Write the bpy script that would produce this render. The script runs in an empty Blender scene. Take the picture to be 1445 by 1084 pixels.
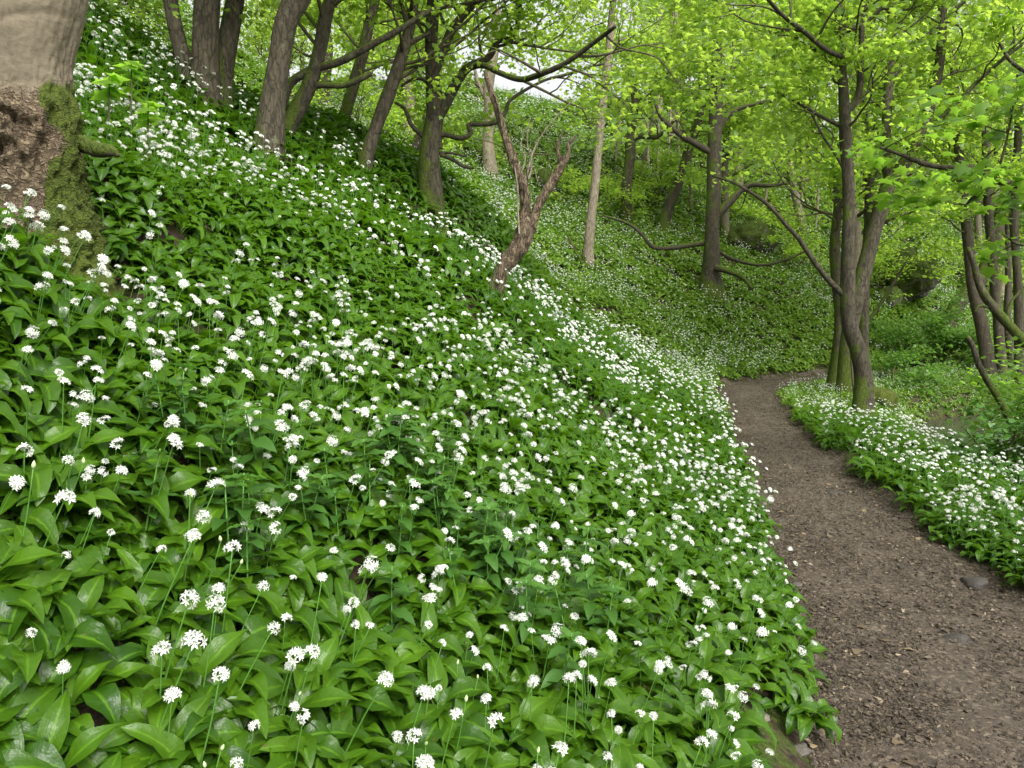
import bpy, math, random
import numpy as np
from mathutils import Vector, Matrix, Euler

SC = bpy.context.scene
COL = SC.collection
rng = np.random.default_rng(7)
random.seed(7)
R = math.radians

# ------------------------------------------------------------------ camera
W0, H0, F = 1445.0, 1084.0, 1100.0
CAMZ = 1.55
PITCH = math.atan((542.0 - 440.0) / F)
cam_d = bpy.data.cameras.new('camera')
cam = bpy.data.objects.new('camera', cam_d)
COL.objects.link(cam)
cam.location = (0, 0, CAMZ)
cam.rotation_euler = (math.pi / 2 - PITCH, 0, 0)
cam_d.sensor_width = 36
cam_d.lens = 36 * F / W0
cam_d.clip_start = 0.05
cam_d.clip_end = 500
SC.camera = cam

# ------------------------------------------------------------------ light
SUN_EL, SUN_AZ = R(47), R(150)       # azimuth measured from +Y towards +X
world = bpy.data.worlds.new('World')
SC.world = world
world.use_nodes = True
wn = world.node_tree
bg = wn.nodes['Background']
sky = wn.nodes.new('ShaderNodeTexSky')
sky.sky_type = 'NISHITA'
sky.sun_disc = False
sky.sun_elevation = SUN_EL
sky.sun_rotation = SUN_AZ
sky.dust_density = 6.0
sky.air_density = 0.9
sky.ozone_density = 0.6
hsv = wn.nodes.new('ShaderNodeHueSaturation')      # thin even cloud takes most of the blue out
hsv.inputs['Saturation'].default_value = 0.12
hsv.inputs['Value'].default_value = 1.7
wn.links.new(sky.outputs[0], hsv.inputs['Color'])
wn.links.new(hsv.outputs[0], bg.inputs[0])
bg.inputs[1].default_value = 0.15
sun_d = bpy.data.lights.new('sun', 'SUN')
sun_d.energy = 1.4
sun_d.angle = R(25)
sun_d.color = (1.0, 0.96, 0.88)
sun = bpy.data.objects.new('sun', sun_d)
COL.objects.link(sun)
sd = Vector((math.sin(SUN_AZ) * math.cos(SUN_EL), math.cos(SUN_AZ) * math.cos(SUN_EL), math.sin(SUN_EL)))
sun.rotation_euler = sd.to_track_quat('Z', 'Y').to_euler()
SC.view_settings.view_transform = 'Standard'
SC.view_settings.look = 'None'
SC.view_settings.exposure = 0.42
SC.view_settings.gamma = 1.0
SC.view_settings.use_curve_mapping = False
SC.cycles.max_bounces = 6
SC.cycles.diffuse_bounces = 3
SC.cycles.glossy_bounces = 2
SC.cycles.transmission_bounces = 3
SC.cycles.transparent_max_bounces = 4
SC.cycles.use_adaptive_sampling = True
SC.cycles.adaptive_threshold = 0.02

# ------------------------------------------------------------------ noise
def _hash(ix, iy, iz, seed):
    n = (ix * 374761393 + iy * 668265263 + iz * 1274126177 + seed * 974634777) & 0xFFFFFFFF
    n = ((n ^ (n >> 13)) * 1274126177) & 0xFFFFFFFF
    n = n ^ (n >> 16)
    return (n & 0xFFFF) / 65535.0

def vnoise(x, y, z=0.0, seed=0):
    x = np.asarray(x, float); y = np.asarray(y, float); z = np.asarray(z, float) + 0 * x
    ix = np.floor(x).astype(np.int64); iy = np.floor(y).astype(np.int64); iz = np.floor(z).astype(np.int64)
    fx = x - ix; fy = y - iy; fz = z - iz
    fx = fx * fx * (3 - 2 * fx); fy = fy * fy * (3 - 2 * fy); fz = fz * fz * (3 - 2 * fz)
    r = 0
    for dx in (0, 1):
        for dy in (0, 1):
            for dz in (0, 1):
                w = (fx if dx else 1 - fx) * (fy if dy else 1 - fy) * (fz if dz else 1 - fz)
                r = r + w * _hash(ix + dx, iy + dy, iz + dz, seed)
    return r * 2 - 1

def fbm(x, y, z=0.0, seed=0, octv=3):
    a, f, s = 1.0, 1.0, 0
    for k in range(octv):
        s = s + a * vnoise(np.asarray(x) * f, np.asarray(y) * f, np.asarray(z) * f, seed + k)
        a *= 0.5; f *= 2.03
    return s

def sstep(a, b, x):
    t = np.clip((x - a) / (b - a), 0, 1)
    return t * t * (3 - 2 * t)

# ------------------------------------------------------------------ terrain
PC = np.array([(-0.6, -9, .7), (0.35, -4, .7), (1.15, 0, .7), (1.9, 3.0, .68), (2.17, 4.5, .60), (2.56, 6.5, .54), (3.45, 10.7, .5),
               (4.22, 14.2, .60), (5.0, 15.9, .66), (6.5, 17.6, .66), (9.5, 19.6, .6), (14, 22.6, .5), (20, 25, .5), (30, 27, .5), (60, 30, .5), (95, 33, .5)])
def resample(p, n):
    p = np.asarray(p, float)
    if len(p) < 3:
        t = np.linspace(0, 1, n)[:, None]
        return p[0] * (1 - t) + p[-1] * t
    d = np.r_[0, np.cumsum(np.linalg.norm(np.diff(p[:, :3], axis=0), axis=1))]
    t = np.linspace(0, d[-1], n)
    pp = np.vstack([2 * p[0] - p[1], p, 2 * p[-1] - p[-2]])
    i = np.clip(np.searchsorted(d, t, side='right') - 1, 0, len(p) - 2)
    u = ((t - d[i]) / np.maximum(d[i + 1] - d[i], 1e-9))[:, None]
    a, b, c, e = pp[i], pp[i + 1], pp[i + 2], pp[i + 3]
    return 0.5 * ((2 * b) + (-a + c) * u + (2 * a - 5 * b + 4 * c - e) * u * u + (-a + 3 * b - 3 * c + e) * u ** 3)
PCd = resample(PC, 170)

def path_coord(x, y):
    """signed distance from the path's edge: t>0 left bank, t<0 right; inside -> |d|<hw"""
    x = np.asarray(x, float); y = np.asarray(y, float)
    best = np.full(x.shape, 1e9); sg = np.zeros(x.shape); hw = np.zeros(x.shape)
    for k in range(len(PCd) - 1):
        ax, ay, ah = PCd[k]; bx, by, bh = PCd[k + 1]
        dx, dy = bx - ax, by - ay
        L2 = dx * dx + dy * dy
        u = np.clip(((x - ax) * dx + (y - ay) * dy) / L2, 0, 1)
        ex, ey = x - (ax + u * dx), y - (ay + u * dy)
        d = np.hypot(ex, ey)
        m = d < best
        best = np.where(m, d, best)
        sg = np.where(m, np.sign(dx * ey - dy * ex), sg)
        hw = np.where(m, ah + u * (bh - ah), hw)
    return best * sg, hw

def prof_left(t):
    xs = np.array([0, .12, .9, 2.0, 6.0, 12.0, 18.0, 24.0, 200])
    zs = np.array([0, .16, .56, 1.32, 4.05, 8.6, 12.2, 13.4, 13.0])
    return np.interp(t, xs, zs)
def prof_right(q):
    xs = np.array([0, .10, 1.0, 1.3, 1.62, 2.05, 2.5, 3.4, 8, 20, 100])
    zs = np.array([0, .08, .02, -.25, -.72, -.74, -.45, -.18, -.15, -.6, -2.0])
    return np.interp(q, xs, zs)

GX = np.arange(-45, 95, 0.125); GY = np.arange(-9, 75, 0.125)
CX = np.arange(-45, 95.5, 0.5); CY = np.arange(-9, 75.5, 0.5)

def height_raw(x, y):
    s, hw = path_coord(x, y)
    n1 = fbm(x * .35, y * .35, seed=3) ; n2 = fbm(x * 1.3, y * 1.3, seed=9, octv=3)
    wob = 0.07 * vnoise(x * 1.1, y * 1.1, seed=21) + .05 * vnoise(x * 3.3, y * 3.3, seed=22)
    t = s - hw + wob + .05 * fbm(x * 7, y * 7, seed=23) * sstep(6, 4, y)
    t = np.where(s > 0, t, s - hw)
    q = -s - hw + wob * 1.0
    fx = 1 - .45 * sstep(10, 24, x)
    left = prof_left(np.maximum(t, 0) * (0.35 + .65 * fx))
    wide = sstep(9, 14, y) * 0.8
    right = prof_right(np.maximum(q - wide * sstep(0.1, 1.0, q), 0)) - .10 * sstep(10.5, 12.5, y) * sstep(0, .4, q)
    z = np.where(s > 0, left, right)
    bank = sstep(.2, 2.5, np.maximum(t, q))
    z = z + bank * (0.10 * n1 + 0.05 * n2) + sstep(4, 14, t) * n1 * .5
    z = z + 0.012 * n2 * (1 - bank)
    # spur: hump carrying the row of trees up the left
    z = z + sstep(.5, 3, t) * (0.95 * np.exp(-(((x + 1.9) / 2.4) ** 2 + ((y - 11.2) / 2.6) ** 2)) + 0.25 * np.exp(-(((x + .2) / 1.6) ** 2 + ((y - 7.0) / 2.0) ** 2)))
    z = z - sstep(3, 6, t) * 2.3 * np.exp(-(((x + 4.4) / 3.0) ** 2 + ((y - 14.6) / 3.6) ** 2))
    z = z - sstep(3, 6, t) * (3.2 * np.exp(-(((x + 9) / 7.0) ** 2 + ((y - 31) / 7.5) ** 2)))
    z = z - 1.5 * np.exp(-(((x - 2.5) / 4.0) ** 2 + ((y - 38) / 6) ** 2))
    z = z - .27 * sstep(.35, 1.3, t) * sstep(4.2, 1.8, y) * sstep(-1.9, -.9, x)
    return z
_gx, _gy = np.meshgrid(GX, GY)
HG = height_raw(_gx, _gy)
def hgt(x, y):
    x = np.asarray(x, float); y = np.asarray(y, float)
    fx = np.clip((x - GX[0]) / .125, 0, len(GX) - 1.001); fy = np.clip((y - GY[0]) / .125, 0, len(GY) - 1.001)
    i = fx.astype(int); j = fy.astype(int); u = fx - i; v = fy - j
    return HG[j, i] * (1 - u) * (1 - v) + HG[j, i + 1] * u * (1 - v) + HG[j + 1, i] * (1 - u) * v + HG[j + 1, i + 1] * u * v

CA, SA = math.cos(PITCH), math.sin(PITCH)
def ray(px, py):
    u = (px - W0 / 2) / F; v = (H0 / 2 - py) / F
    d = np.array([u, CA + v * SA, -SA + v * CA])
    return d / d[1]
def P(px, py, depth):
    return np.array([0, 0, CAMZ]) + ray(px, py) * depth
def ground_hit(px, py, start=1.0, lift=0.0):
    d = ray(px, py)
    ys = np.arange(start, 70, 0.03)
    z = CAMZ + d[2] * ys - hgt(d[0] * ys, ys) - lift
    k = np.argmax(z < 0)
    return ys[k] if z[k] < 0 else None
def to_px(x, y, z):
    rx, ry, rz = x, y, z - CAMZ
    f = ry * CA - rz * SA; up = ry * SA + rz * CA
    return W0 / 2 + F * rx / f, H0 / 2 - F * up / f, f

# two small banks run down the slope: leafy, dark, almost without flowers
def _line(px):
    out = []
    for a, b in px:
        d = ground_hit(a, b, 1.5)
        q = P(a, b, d); out.append(q[:2])
    return resample(np.array(out), 24)
BANDS = [(_line([(385, 235), (440, 250), (520, 285), (610, 318), (690, 362), (760, 405), (850, 452), (930, 500)]), .42, .22), (_line([(150, 290), (210, 300), (290, 330), (370, 352), (450, 385)]), .30, .24)]
def band_dist(x, y, line):
    best = np.full(np.shape(x), 1e9)
    for k in range(len(line) - 1):
        a, b = line[k], line[k + 1]; e = b - a
        u = np.clip(((x - a[0]) * e[0] + (y - a[1]) * e[1]) / (e @ e), 0, 1)
        best = np.minimum(best, np.hypot(x - a[0] - u * e[0], y - a[1] - u * e[1]))
    return best
HG = HG - .16 * np.exp(-(((_gx + 1.66) / .22) ** 2 + ((_gy - 3.1) / .28) ** 2))
for _l, _w, _h in BANDS:
    HG = HG - _h * np.exp(-(band_dist(_gx, _gy, _l) / _w) ** 2)

# ------------------------------------------------------------------ mesh helpers
def mk_mesh(name, V, Fc, mats, smooth=True, attr=None, matidx=None):
    """V (n,3); Fc list of arrays (m,k) of equal k or a single array"""
    me = bpy.data.meshes.new(name)
    if isinstance(Fc, np.ndarray):
        Fc = [Fc]
    nl = sum(f.size for f in Fc); nf = sum(len(f) for f in Fc)
    me.vertices.add(len(V)); me.loops.add(nl); me.polygons.add(nf)
    me.vertices.foreach_set('co', np.ascontiguousarray(V, dtype=np.float32).ravel())
    me.loops.foreach_set('vertex_index', np.concatenate([f.ravel() for f in Fc]).astype(np.int32))
    tot = np.concatenate([np.full(len(f), f.shape[1]) for f in Fc]).astype(np.int32)
    st = np.r_[0, np.cumsum(tot)[:-1]].astype(np.int32)
    me.polygons.foreach_set('loop_start', st)
    me.polygons.foreach_set('loop_total', tot)
    me.polygons.foreach_set('use_smooth', np.full(nf, smooth))
    if matidx is not None:
        me.polygons.foreach_set('material_index', np.asarray(matidx, dtype=np.int32))
    for m in (mats if isinstance(mats, (list, tuple)) else [mats]):
        me.materials.append(m)
    if attr:
        for an, av in attr.items():
            a = me.attributes.new(an, 'FLOAT', 'POINT')
            a.data.foreach_set('value', np.asarray(av, dtype=np.float32))
    me.update()
    me.validate()
    return me

def link(name, data, parent=None, loc=None, rot=None, scale=None, label=None, cat=None, group=None, kind=None):
    o = bpy.data.objects.new(name, data)
    COL.objects.link(o)
    if parent is not None: o.parent = parent
    if loc is not None: o.location = tuple(float(c) for c in loc)
    if rot is not None: o.rotation_euler = rot
    if scale is not None: o.scale = scale if isinstance(scale, (tuple, list)) else (scale,) * 3
    if label: o['label'] = label
    if cat: o['category'] = cat
    if group: o['group'] = group
    if kind: o['kind'] = kind
    return o

def tube(pts, rad, nseg=8, rough=0.0, seed=0, n=None, flare=None, cap=True, freq=3.0):
    """returns V, quads, tris for a tube along pts (k,3) with radii"""
    pts = np.asarray(pts, float); rad = np.asarray(rad, float)
    if n is None: n = max(4, len(pts) * 3)
    pr = resample(np.c_[pts, rad], n)
    p, r = pr[:, :3], np.maximum(pr[:, 3], 0.0008)
    tg = np.gradient(p, axis=0); tg /= np.linalg.norm(tg, axis=1)[:, None] + 1e-12
    ref = np.array([0.0, 1.0, 0.0]) if abs(tg[0][1]) < .8 else np.array([1.0, 0, 0])
    a0 = np.cross(ref, tg[0]); a0 /= np.linalg.norm(a0)
    A = np.zeros_like(p); A[0] = a0
    for k in range(1, n):
        a = A[k - 1] - tg[k] * np.dot(A[k - 1], tg[k]); A[k] = a / (np.linalg.norm(a) + 1e-12)
    B = np.cross(tg, A)
    th = np.linspace(0, 2 * math.pi, nseg, endpoint=False)
    rr = r[:, None] * np.ones(nseg)[None, :]
    V = p[:, None, :] + rr[:, :, None] * (np.cos(th)[None, :, None] * A[:, None, :] + np.sin(th)[None, :, None] * B[:, None, :])
    if rough > 0:
        nz = fbm(V[..., 0] * freq / max(r[0], .02) * .25, V[..., 1] * freq / max(r[0], .02) * .25, V[..., 2] * freq / max(r[0], .02) * .10, seed=seed, octv=3)
        V = p[:, None, :] + (V - p[:, None, :]) * (1 + rough * nz)[..., None]
    if flare is not None:   # radius multiplier with root buttresses over the lowest rings
        hgtf = np.clip(1 - np.arange(n) / (n * flare[1]), 0, 1) ** 2
        lob = 1 + .35 * np.cos(th * flare[2] + seed)
        V = p[:, None, :] + (V - p[:, None, :]) * (1 + flare[0] * hgtf[:, None] * lob[None, :])[..., None]
    V = V.reshape(-1, 3)
    i = np.arange(n - 1)[:, None] * nseg; j = np.arange(nseg)[None, :]; j2 = (j + 1) % nseg
    Q = np.stack([i + j, i + j2, i + nseg + j2, i + nseg + j], -1).reshape(-1, 4)
    T = np.zeros((0, 3), int)
    if cap:
        V = np.vstack([V, p[-1] + tg[-1] * r[-1] * .5])
        T = np.stack([(n - 1) * nseg + np.arange(nseg), (n - 1) * nseg + (np.arange(nseg) + 1) % nseg, np.full(nseg, len(V) - 1)], -1)
    return V, Q, T

class Acc:
    def __init__(s): s.V = []; s.Q = []; s.T = []; s.n = 0
    def add(s, V, Q, T):
        s.V.append(V)
        if len(Q): s.Q.append(Q + s.n)
        if len(T): s.T.append(T + s.n)
        s.n += len(V)
    def mesh(s, name, mat, smooth=True, origin=None):
        V = np.vstack(s.V)
        if origin is not None: V = V - np.asarray(origin)
        Fc = []
        if s.Q: Fc.append(np.vstack(s.Q))
        if s.T: Fc.append(np.vstack(s.T))
        return mk_mesh(name, V, Fc, mat, smooth)

# ------------------------------------------------------------------ materials
def new_mat(name):
    m = bpy.data.materials.new(name); m.use_nodes = True
    nt = m.node_tree; nt.nodes.clear()
    out = nt.nodes.new('ShaderNodeOutputMaterial')
    return m, nt, out
def nd(nt, t, **kw):
    n = nt.nodes.new(t)
    for k, v in kw.items():
        if k.startswith('_'): setattr(n, k[1:], v)
        else: n.inputs[k.replace('__', ' ')].default_value = v
    return n
def ramp(nt, fac, stops):
    r = nt.nodes.new('ShaderNodeValToRGB')
    e = r.color_ramp.elements
    while len(e) < len(stops): e.new(0.5)
    for k, (p, c) in enumerate(stops):
        e[k].position = p; e[k].color = (*c, 1) if len(c) == 3 else c
    nt.links.new(fac, r.inputs[0])
    return r
def mix(nt, fac, a, b, blend='MIX'):
    m = nt.nodes.new('ShaderNodeMix'); m.data_type = 'RGBA'; m.blend_type = blend
    for idx, v in ((0, fac), (6, a), (7, b)):
        if hasattr(v, 'node'): nt.links.new(v, m.inputs[idx])
        elif isinstance(v, (float, int)): m.inputs[idx].default_value = v
        else: m.inputs[idx].default_value = (*v, 1)
    return m.outputs[2]
def noise(nt, scale, detail=4, rough=.6, vec=None, dim='3D'):
    n = nt.nodes.new('ShaderNodeTexNoise'); n.inputs['Scale'].default_value = scale
    n.inputs['Detail'].default_value = detail; n.inputs['Roughness'].default_value = rough
    if vec is not None: nt.links.new(vec, n.inputs['Vector'])
    return n
def math_n(nt, op, a, b=None):
    m = nt.nodes.new('ShaderNodeMath'); m.operation = op
    for idx, v in ((0, a), (1, b)):
        if v is None: continue
        if hasattr(v, 'node'): nt.links.new(v, m.inputs[idx])
        else: m.inputs[idx].default_value = v
    return m.outputs[0]

def leaf_mat(name, dark, light, trans, rough=.4, tfac=.35, spec=.5, use_attr=True, bump=0.0, veins=False):
    m, nt, out = new_mat(name)
    if use_attr:
        at = nt.nodes.new('ShaderNodeAttribute'); at.attribute_name = 'rnd'; f = at.outputs['Fac']
    else:
        f = nt.nodes.new('ShaderNodeObjectInfo').outputs['Random']
    oi = nt.nodes.new('ShaderNodeObjectInfo').outputs['Random']
    f2 = math_n(nt, 'ADD', math_n(nt, 'MULTIPLY', f, .7), math_n(nt, 'MULTIPLY', oi, .3))
    geo = nt.nodes.new('ShaderNodeNewGeometry')
    n0 = noise(nt, .35, 2, .5, geo.outputs['Position'])
    big = math_n(nt, 'MULTIPLY', math_n(nt, 'SUBTRACT', n0.outputs[0], .5), 1.0)
    f3 = math_n(nt, 'ADD', f2, big)
    c = mix(nt, f3, dark, light)
    r = nt.nodes.new('ShaderNodeMapRange'); r.inputs[3].default_value = .5; r.inputs[4].default_value = 1.0
    n2 = noise(nt, 30, 3, .6, geo.outputs['Position'])
    c2 = mix(nt, n2.outputs[0], c, mix(nt, .35, c, tuple(x * 1.3 for x in light)))
    b = nt.nodes.new('ShaderNodeBsdfPrincipled')
    vh = None
    if veins:      # pale midrib, fine lengthwise veins, a few brown nibbles
        vq = nt.nodes.new('ShaderNodeAttribute'); vq.attribute_name = 'across'
        aq = math_n(nt, 'ABSOLUTE', vq.outputs['Fac'])
        rib = nt.nodes.new('ShaderNodeMapRange'); rib.inputs[1].default_value = .16; rib.inputs[2].default_value = .02; rib.inputs[4].default_value = .55
        nt.links.new(aq, rib.inputs[0])
        c2 = mix(nt, rib.outputs[0], c2, tuple(min(1, x * 1.9) for x in light))
        vh = math_n(nt, 'SINE', math_n(nt, 'MULTIPLY', vq.outputs['Fac'], 34.0))
        c2 = mix(nt, math_n(nt, 'ADD', math_n(nt, 'MULTIPLY', vh, .05), .06), c2, dark)
        sp = noise(nt, 38, 2, .5, geo.outputs['Position'])
        spr = nt.nodes.new('ShaderNodeMapRange'); spr.inputs[1].default_value = .735; spr.inputs[2].default_value = .76
        nt.links.new(sp.outputs[0], spr.inputs[0])
        c2 = mix(nt, spr.outputs[0], c2, (.10, .075, .02))
    nt.links.new(c2, b.inputs['Base Color'])
    b.inputs['Roughness'].default_value = rough
    b.inputs['Specular IOR Level'].default_value = spec
    if bump > 0:
        bp = nt.nodes.new('ShaderNodeBump'); bp.inputs['Strength'].default_value = bump; bp.inputs['Distance'].default_value = .004
        w = noise(nt, 55, 2, .5, geo.outputs['Position'])
        hh = w.outputs[0] if vh is None else math_n(nt, 'ADD', w.outputs[0], math_n(nt, 'MULTIPLY', vh, .014))
        nt.links.new(hh, bp.inputs['Height']); nt.links.new(bp.outputs[0], b.inputs['Normal'])
    t = nt.nodes.new('ShaderNodeBsdfTranslucent')
    tc = mix(nt, f3, tuple(x * .8 for x in trans), tuple(min(1, x * 1.2) for x in trans))
    nt.links.new(tc, t.inputs[0])
    ms = nt.nodes.new('ShaderNodeMixShader'); ms.inputs[0].default_value = tfac
    nt.links.new(b.outputs[0], ms.inputs[1]); nt.links.new(t.outputs[0], ms.inputs[2])
    nt.links.new(ms.outputs[0], out.inputs[0])
    return m

M = {}
M['garlic_leaf'] = leaf_mat('garlic_leaf', (.008, .040, .003), (.062, .138, .006), (.16, .37, .010), rough=.33, tfac=.25, spec=.30, bump=.8, veins=True)
M['garlic_leaf_far'] = leaf_mat('garlic_leaf_far', (.042, .100, .011), (.135, .225, .020), (.24, .45, .03), rough=.4, tfac=.28, spec=.3)  # yellower far plants; colour also brightened because trees block light on that slope
M['garlic_yellow'] = leaf_mat('garlic_yellow', (.26, .22, .03), (.40, .31, .04), (.3, .25, .03), rough=.4, tfac=.25)
M['mercury_leaf'] = leaf_mat('mercury_leaf', (.024, .080, .010), (.058, .145, .016), (.13, .32, .03), rough=.5, tfac=.25, bump=.5)
M['tree_leaf'] = leaf_mat('tree_leaf', (.060, .138, .018), (.155, .24, .032), (.50, .72, .08), rough=.45, tfac=.58)
M['tree_leaf_near'] = leaf_mat('tree_leaf_near', (.060, .13, .014), (.12, .215, .022), (.33, .60, .05), rough=.42, tfac=.5)
M['shrub_leaf'] = leaf_mat('shrub_leaf', (.05, .12, .02), (.10, .19, .03), (.25, .5, .06), rough=.45, tfac=.42)

def simple(name, col, rough=.6, spec=.4, tr=None, tfac=.3):
    m, nt, out = new_mat(name)
    b = nt.nodes.new('ShaderNodeBsdfPrincipled')
    b.inputs['Base Color'].default_value = (*col, 1); b.inputs['Roughness'].default_value = rough
    b.inputs['Specular IOR Level'].default_value = spec
    if tr:
        t = nt.nodes.new('ShaderNodeBsdfTranslucent'); t.inputs[0].default_value = (*tr, 1)
        ms = nt.nodes.new('ShaderNodeMixShader'); ms.inputs[0].default_value = tfac
        nt.links.new(b.outputs[0], ms.inputs[1]); nt.links.new(t.outputs[0], ms.inputs[2]); nt.links.new(ms.outputs[0], out.inputs[0])
    else:
        nt.links.new(b.outputs[0], out.inputs[0])
    return m
M['petal'] = simple('petal', (.68, .70, .63), .6, .25, (.62, .66, .55), .25)
M['stem'] = simple('garlic_stem', (.10, .24, .04), .4, .4, (.2, .4, .05), .2)
M['bud'] = simple('garlic_bud', (.45, .55, .28), .5)

def bark_mat(name, base, dark, moss=.3, scale=1.0, moss_col=(.07, .10, .012), ridge=.5, low=None):
    m, nt, out = new_mat(name)
    tc = nt.nodes.new('ShaderNodeTexCoord')
    geo = nt.nodes.new('ShaderNodeNewGeometry')
    mp = nt.nodes.new('ShaderNodeMapping'); mp.inputs['Scale'].default_value = (1, 1, .3)
    nt.links.new(geo.outputs['Position'], mp.inputs[0])
    n1 = noise(nt, 14 * scale, 6, .65, mp.outputs[0])
    n2 = noise(nt, 3 * scale, 3, .5, geo.outputs['Position'])
    n3 = noise(nt, 45 * scale, 4, .7, mp.outputs[0])
    c = ramp(nt, n1.outputs[0], [(.33, dark), (.52, base), (.75, tuple(x * 1.35 for x in base))]).outputs[0]
    c = mix(nt, math_n(nt, 'MULTIPLY', n2.outputs[0], .6), c, tuple(x * .72 for x in base))
    c = mix(nt, .35, c, ramp(nt, n3.outputs[0], [(.35, dark), (.65, tuple(x * 1.3 for x in base))]).outputs[0])
    vo = nt.nodes.new('ShaderNodeTexVoronoi'); vo.feature = 'DISTANCE_TO_EDGE'; vo.inputs['Scale'].default_value = 20 * scale
    wv = nt.nodes.new('ShaderNodeVectorMath'); wv.operation = 'MULTIPLY_ADD'; wv.inputs[1].default_value = (.10, .10, .10)
    nt.links.new(n1.outputs[1], wv.inputs[0]); nt.links.new(mp.outputs[0], wv.inputs[2]); nt.links.new(wv.outputs[0], vo.inputs['Vector'])
    fis = nt.nodes.new('ShaderNodeMapRange'); fis.inputs[1].default_value = .10; fis.inputs[2].default_value = .0; fis.inputs[4].default_value = .65
    nt.links.new(vo.outputs[0], fis.inputs[0])
    c = mix(nt, fis.outputs[0], c, tuple(x * .6 for x in dark))
    nl = noise(nt, 9, 5, .7, geo.outputs['Position'])
    lr = nt.nodes.new('ShaderNodeMapRange'); lr.inputs[1].default_value = .60; lr.inputs[2].default_value = .66; lr.inputs[4].default_value = .55
    nt.links.new(nl.outputs[0], lr.inputs[0])
    c = mix(nt, lr.outputs[0], c, (base[0] * 1.5 + .02, base[1] * 1.7 + .03, base[2] * 1.6 + .01))
    # moss on the weather side and on top faces
    sx = nt.nodes.new('ShaderNodeSeparateXYZ'); nt.links.new(geo.outputs['Normal'], sx.inputs[0])
    side = math_n(nt, 'ADD', math_n(nt, 'MULTIPLY', sx.outputs[2], .35), math_n(nt, 'MULTIPLY', sx.outputs[0], -.16))
    nm = noise(nt, 2.2, 4, .65, geo.outputs['Position'])
    mm = math_n(nt, 'ADD', math_n(nt, 'ADD', nm.outputs[0], side), moss - .5)
    if low is not None:
        so = nt.nodes.new('ShaderNodeSeparateXYZ'); nt.links.new(tc.outputs['Object'], so.inputs[0])
        mr = nt.nodes.new('ShaderNodeMapRange'); mr.inputs[1].default_value = low; mr.inputs[2].default_value = 0.0
        mr.inputs[3].default_value = 0; mr.inputs[4].default_value = .35
        nt.links.new(so.outputs[2], mr.inputs[0])
        mm = math_n(nt, 'ADD', mm, mr.outputs[0])
    mr2 = nt.nodes.new('ShaderNodeMapRange'); mr2.inputs[1].default_value = .48; mr2.inputs[2].default_value = .60
    nt.links.new(mm, mr2.inputs[0])
    nmc = noise(nt, 60, 3, .7, geo.outputs['Position'])
    mc = ramp(nt, nmc.outputs[0], [(.3, tuple(x * .45 for x in moss_col)), (.7, tuple(x * 1.3 for x in moss_col))]).outputs[0]
    c = mix(nt, mr2.outputs[0], c, mc)
    b = nt.nodes.new('ShaderNodeBsdfPrincipled'); nt.links.new(c, b.inputs['Base Color'])
    b.inputs['Roughness'].default_value = .85; b.inputs['Specular IOR Level'].default_value = .25
    bp = nt.nodes.new('ShaderNodeBump'); bp.inputs['Strength'].default_value = ridge; bp.inputs['Distance'].default_value = .03
    h = math_n(nt, 'ADD', n1.outputs[0], math_n(nt, 'MULTIPLY', n3.outputs[0], .4))
    h = math_n(nt, 'SUBTRACT', h, math_n(nt, 'MULTIPLY', fis.outputs[0], .9))
    h = math_n(nt, 'ADD', h, math_n(nt, 'MULTIPLY', nmc.outputs[0], math_n(nt, 'MULTIPLY', mr2.outputs[0], .8)))
    nt.links.new(h, bp.inputs['Height']); nt.links.new(bp.outputs[0], b.inputs['Normal'])
    nt.links.new(b.outputs[0], out.inputs[0])
    return m
M['bark_grey'] = bark_mat('bark_grey', (.090, .076, .051), (.036, .030, .020), moss=.25, ridge=.6, low=.5)
M['bark_dark'] = bark_mat('bark_dark', (.070, .060, .039), (.026, .022, .015), moss=.36, ridge=.6, low=.8)
M['bark_moss'] = bark_mat('bark_moss', (.080, .070, .044), (.036, .030, .020), moss=.42, ridge=.7, low=1.0)
M['bark_pale'] = bark_mat('bark_pale', (.24, .205, .145), (.12, .10, .07), moss=.24, ridge=.5, low=.4)
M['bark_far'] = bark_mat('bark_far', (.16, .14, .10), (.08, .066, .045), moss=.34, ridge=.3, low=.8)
M['dead_wood'] = bark_mat('dead_wood', (.185, .14, .088), (.060, .042, .027), moss=.2, scale=1.8, ridge=1.0, low=.1)
M['twig'] = bark_mat('twig', (.09, .075, .045), (.04, .033, .02), moss=.38, ridge=.2)

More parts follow.
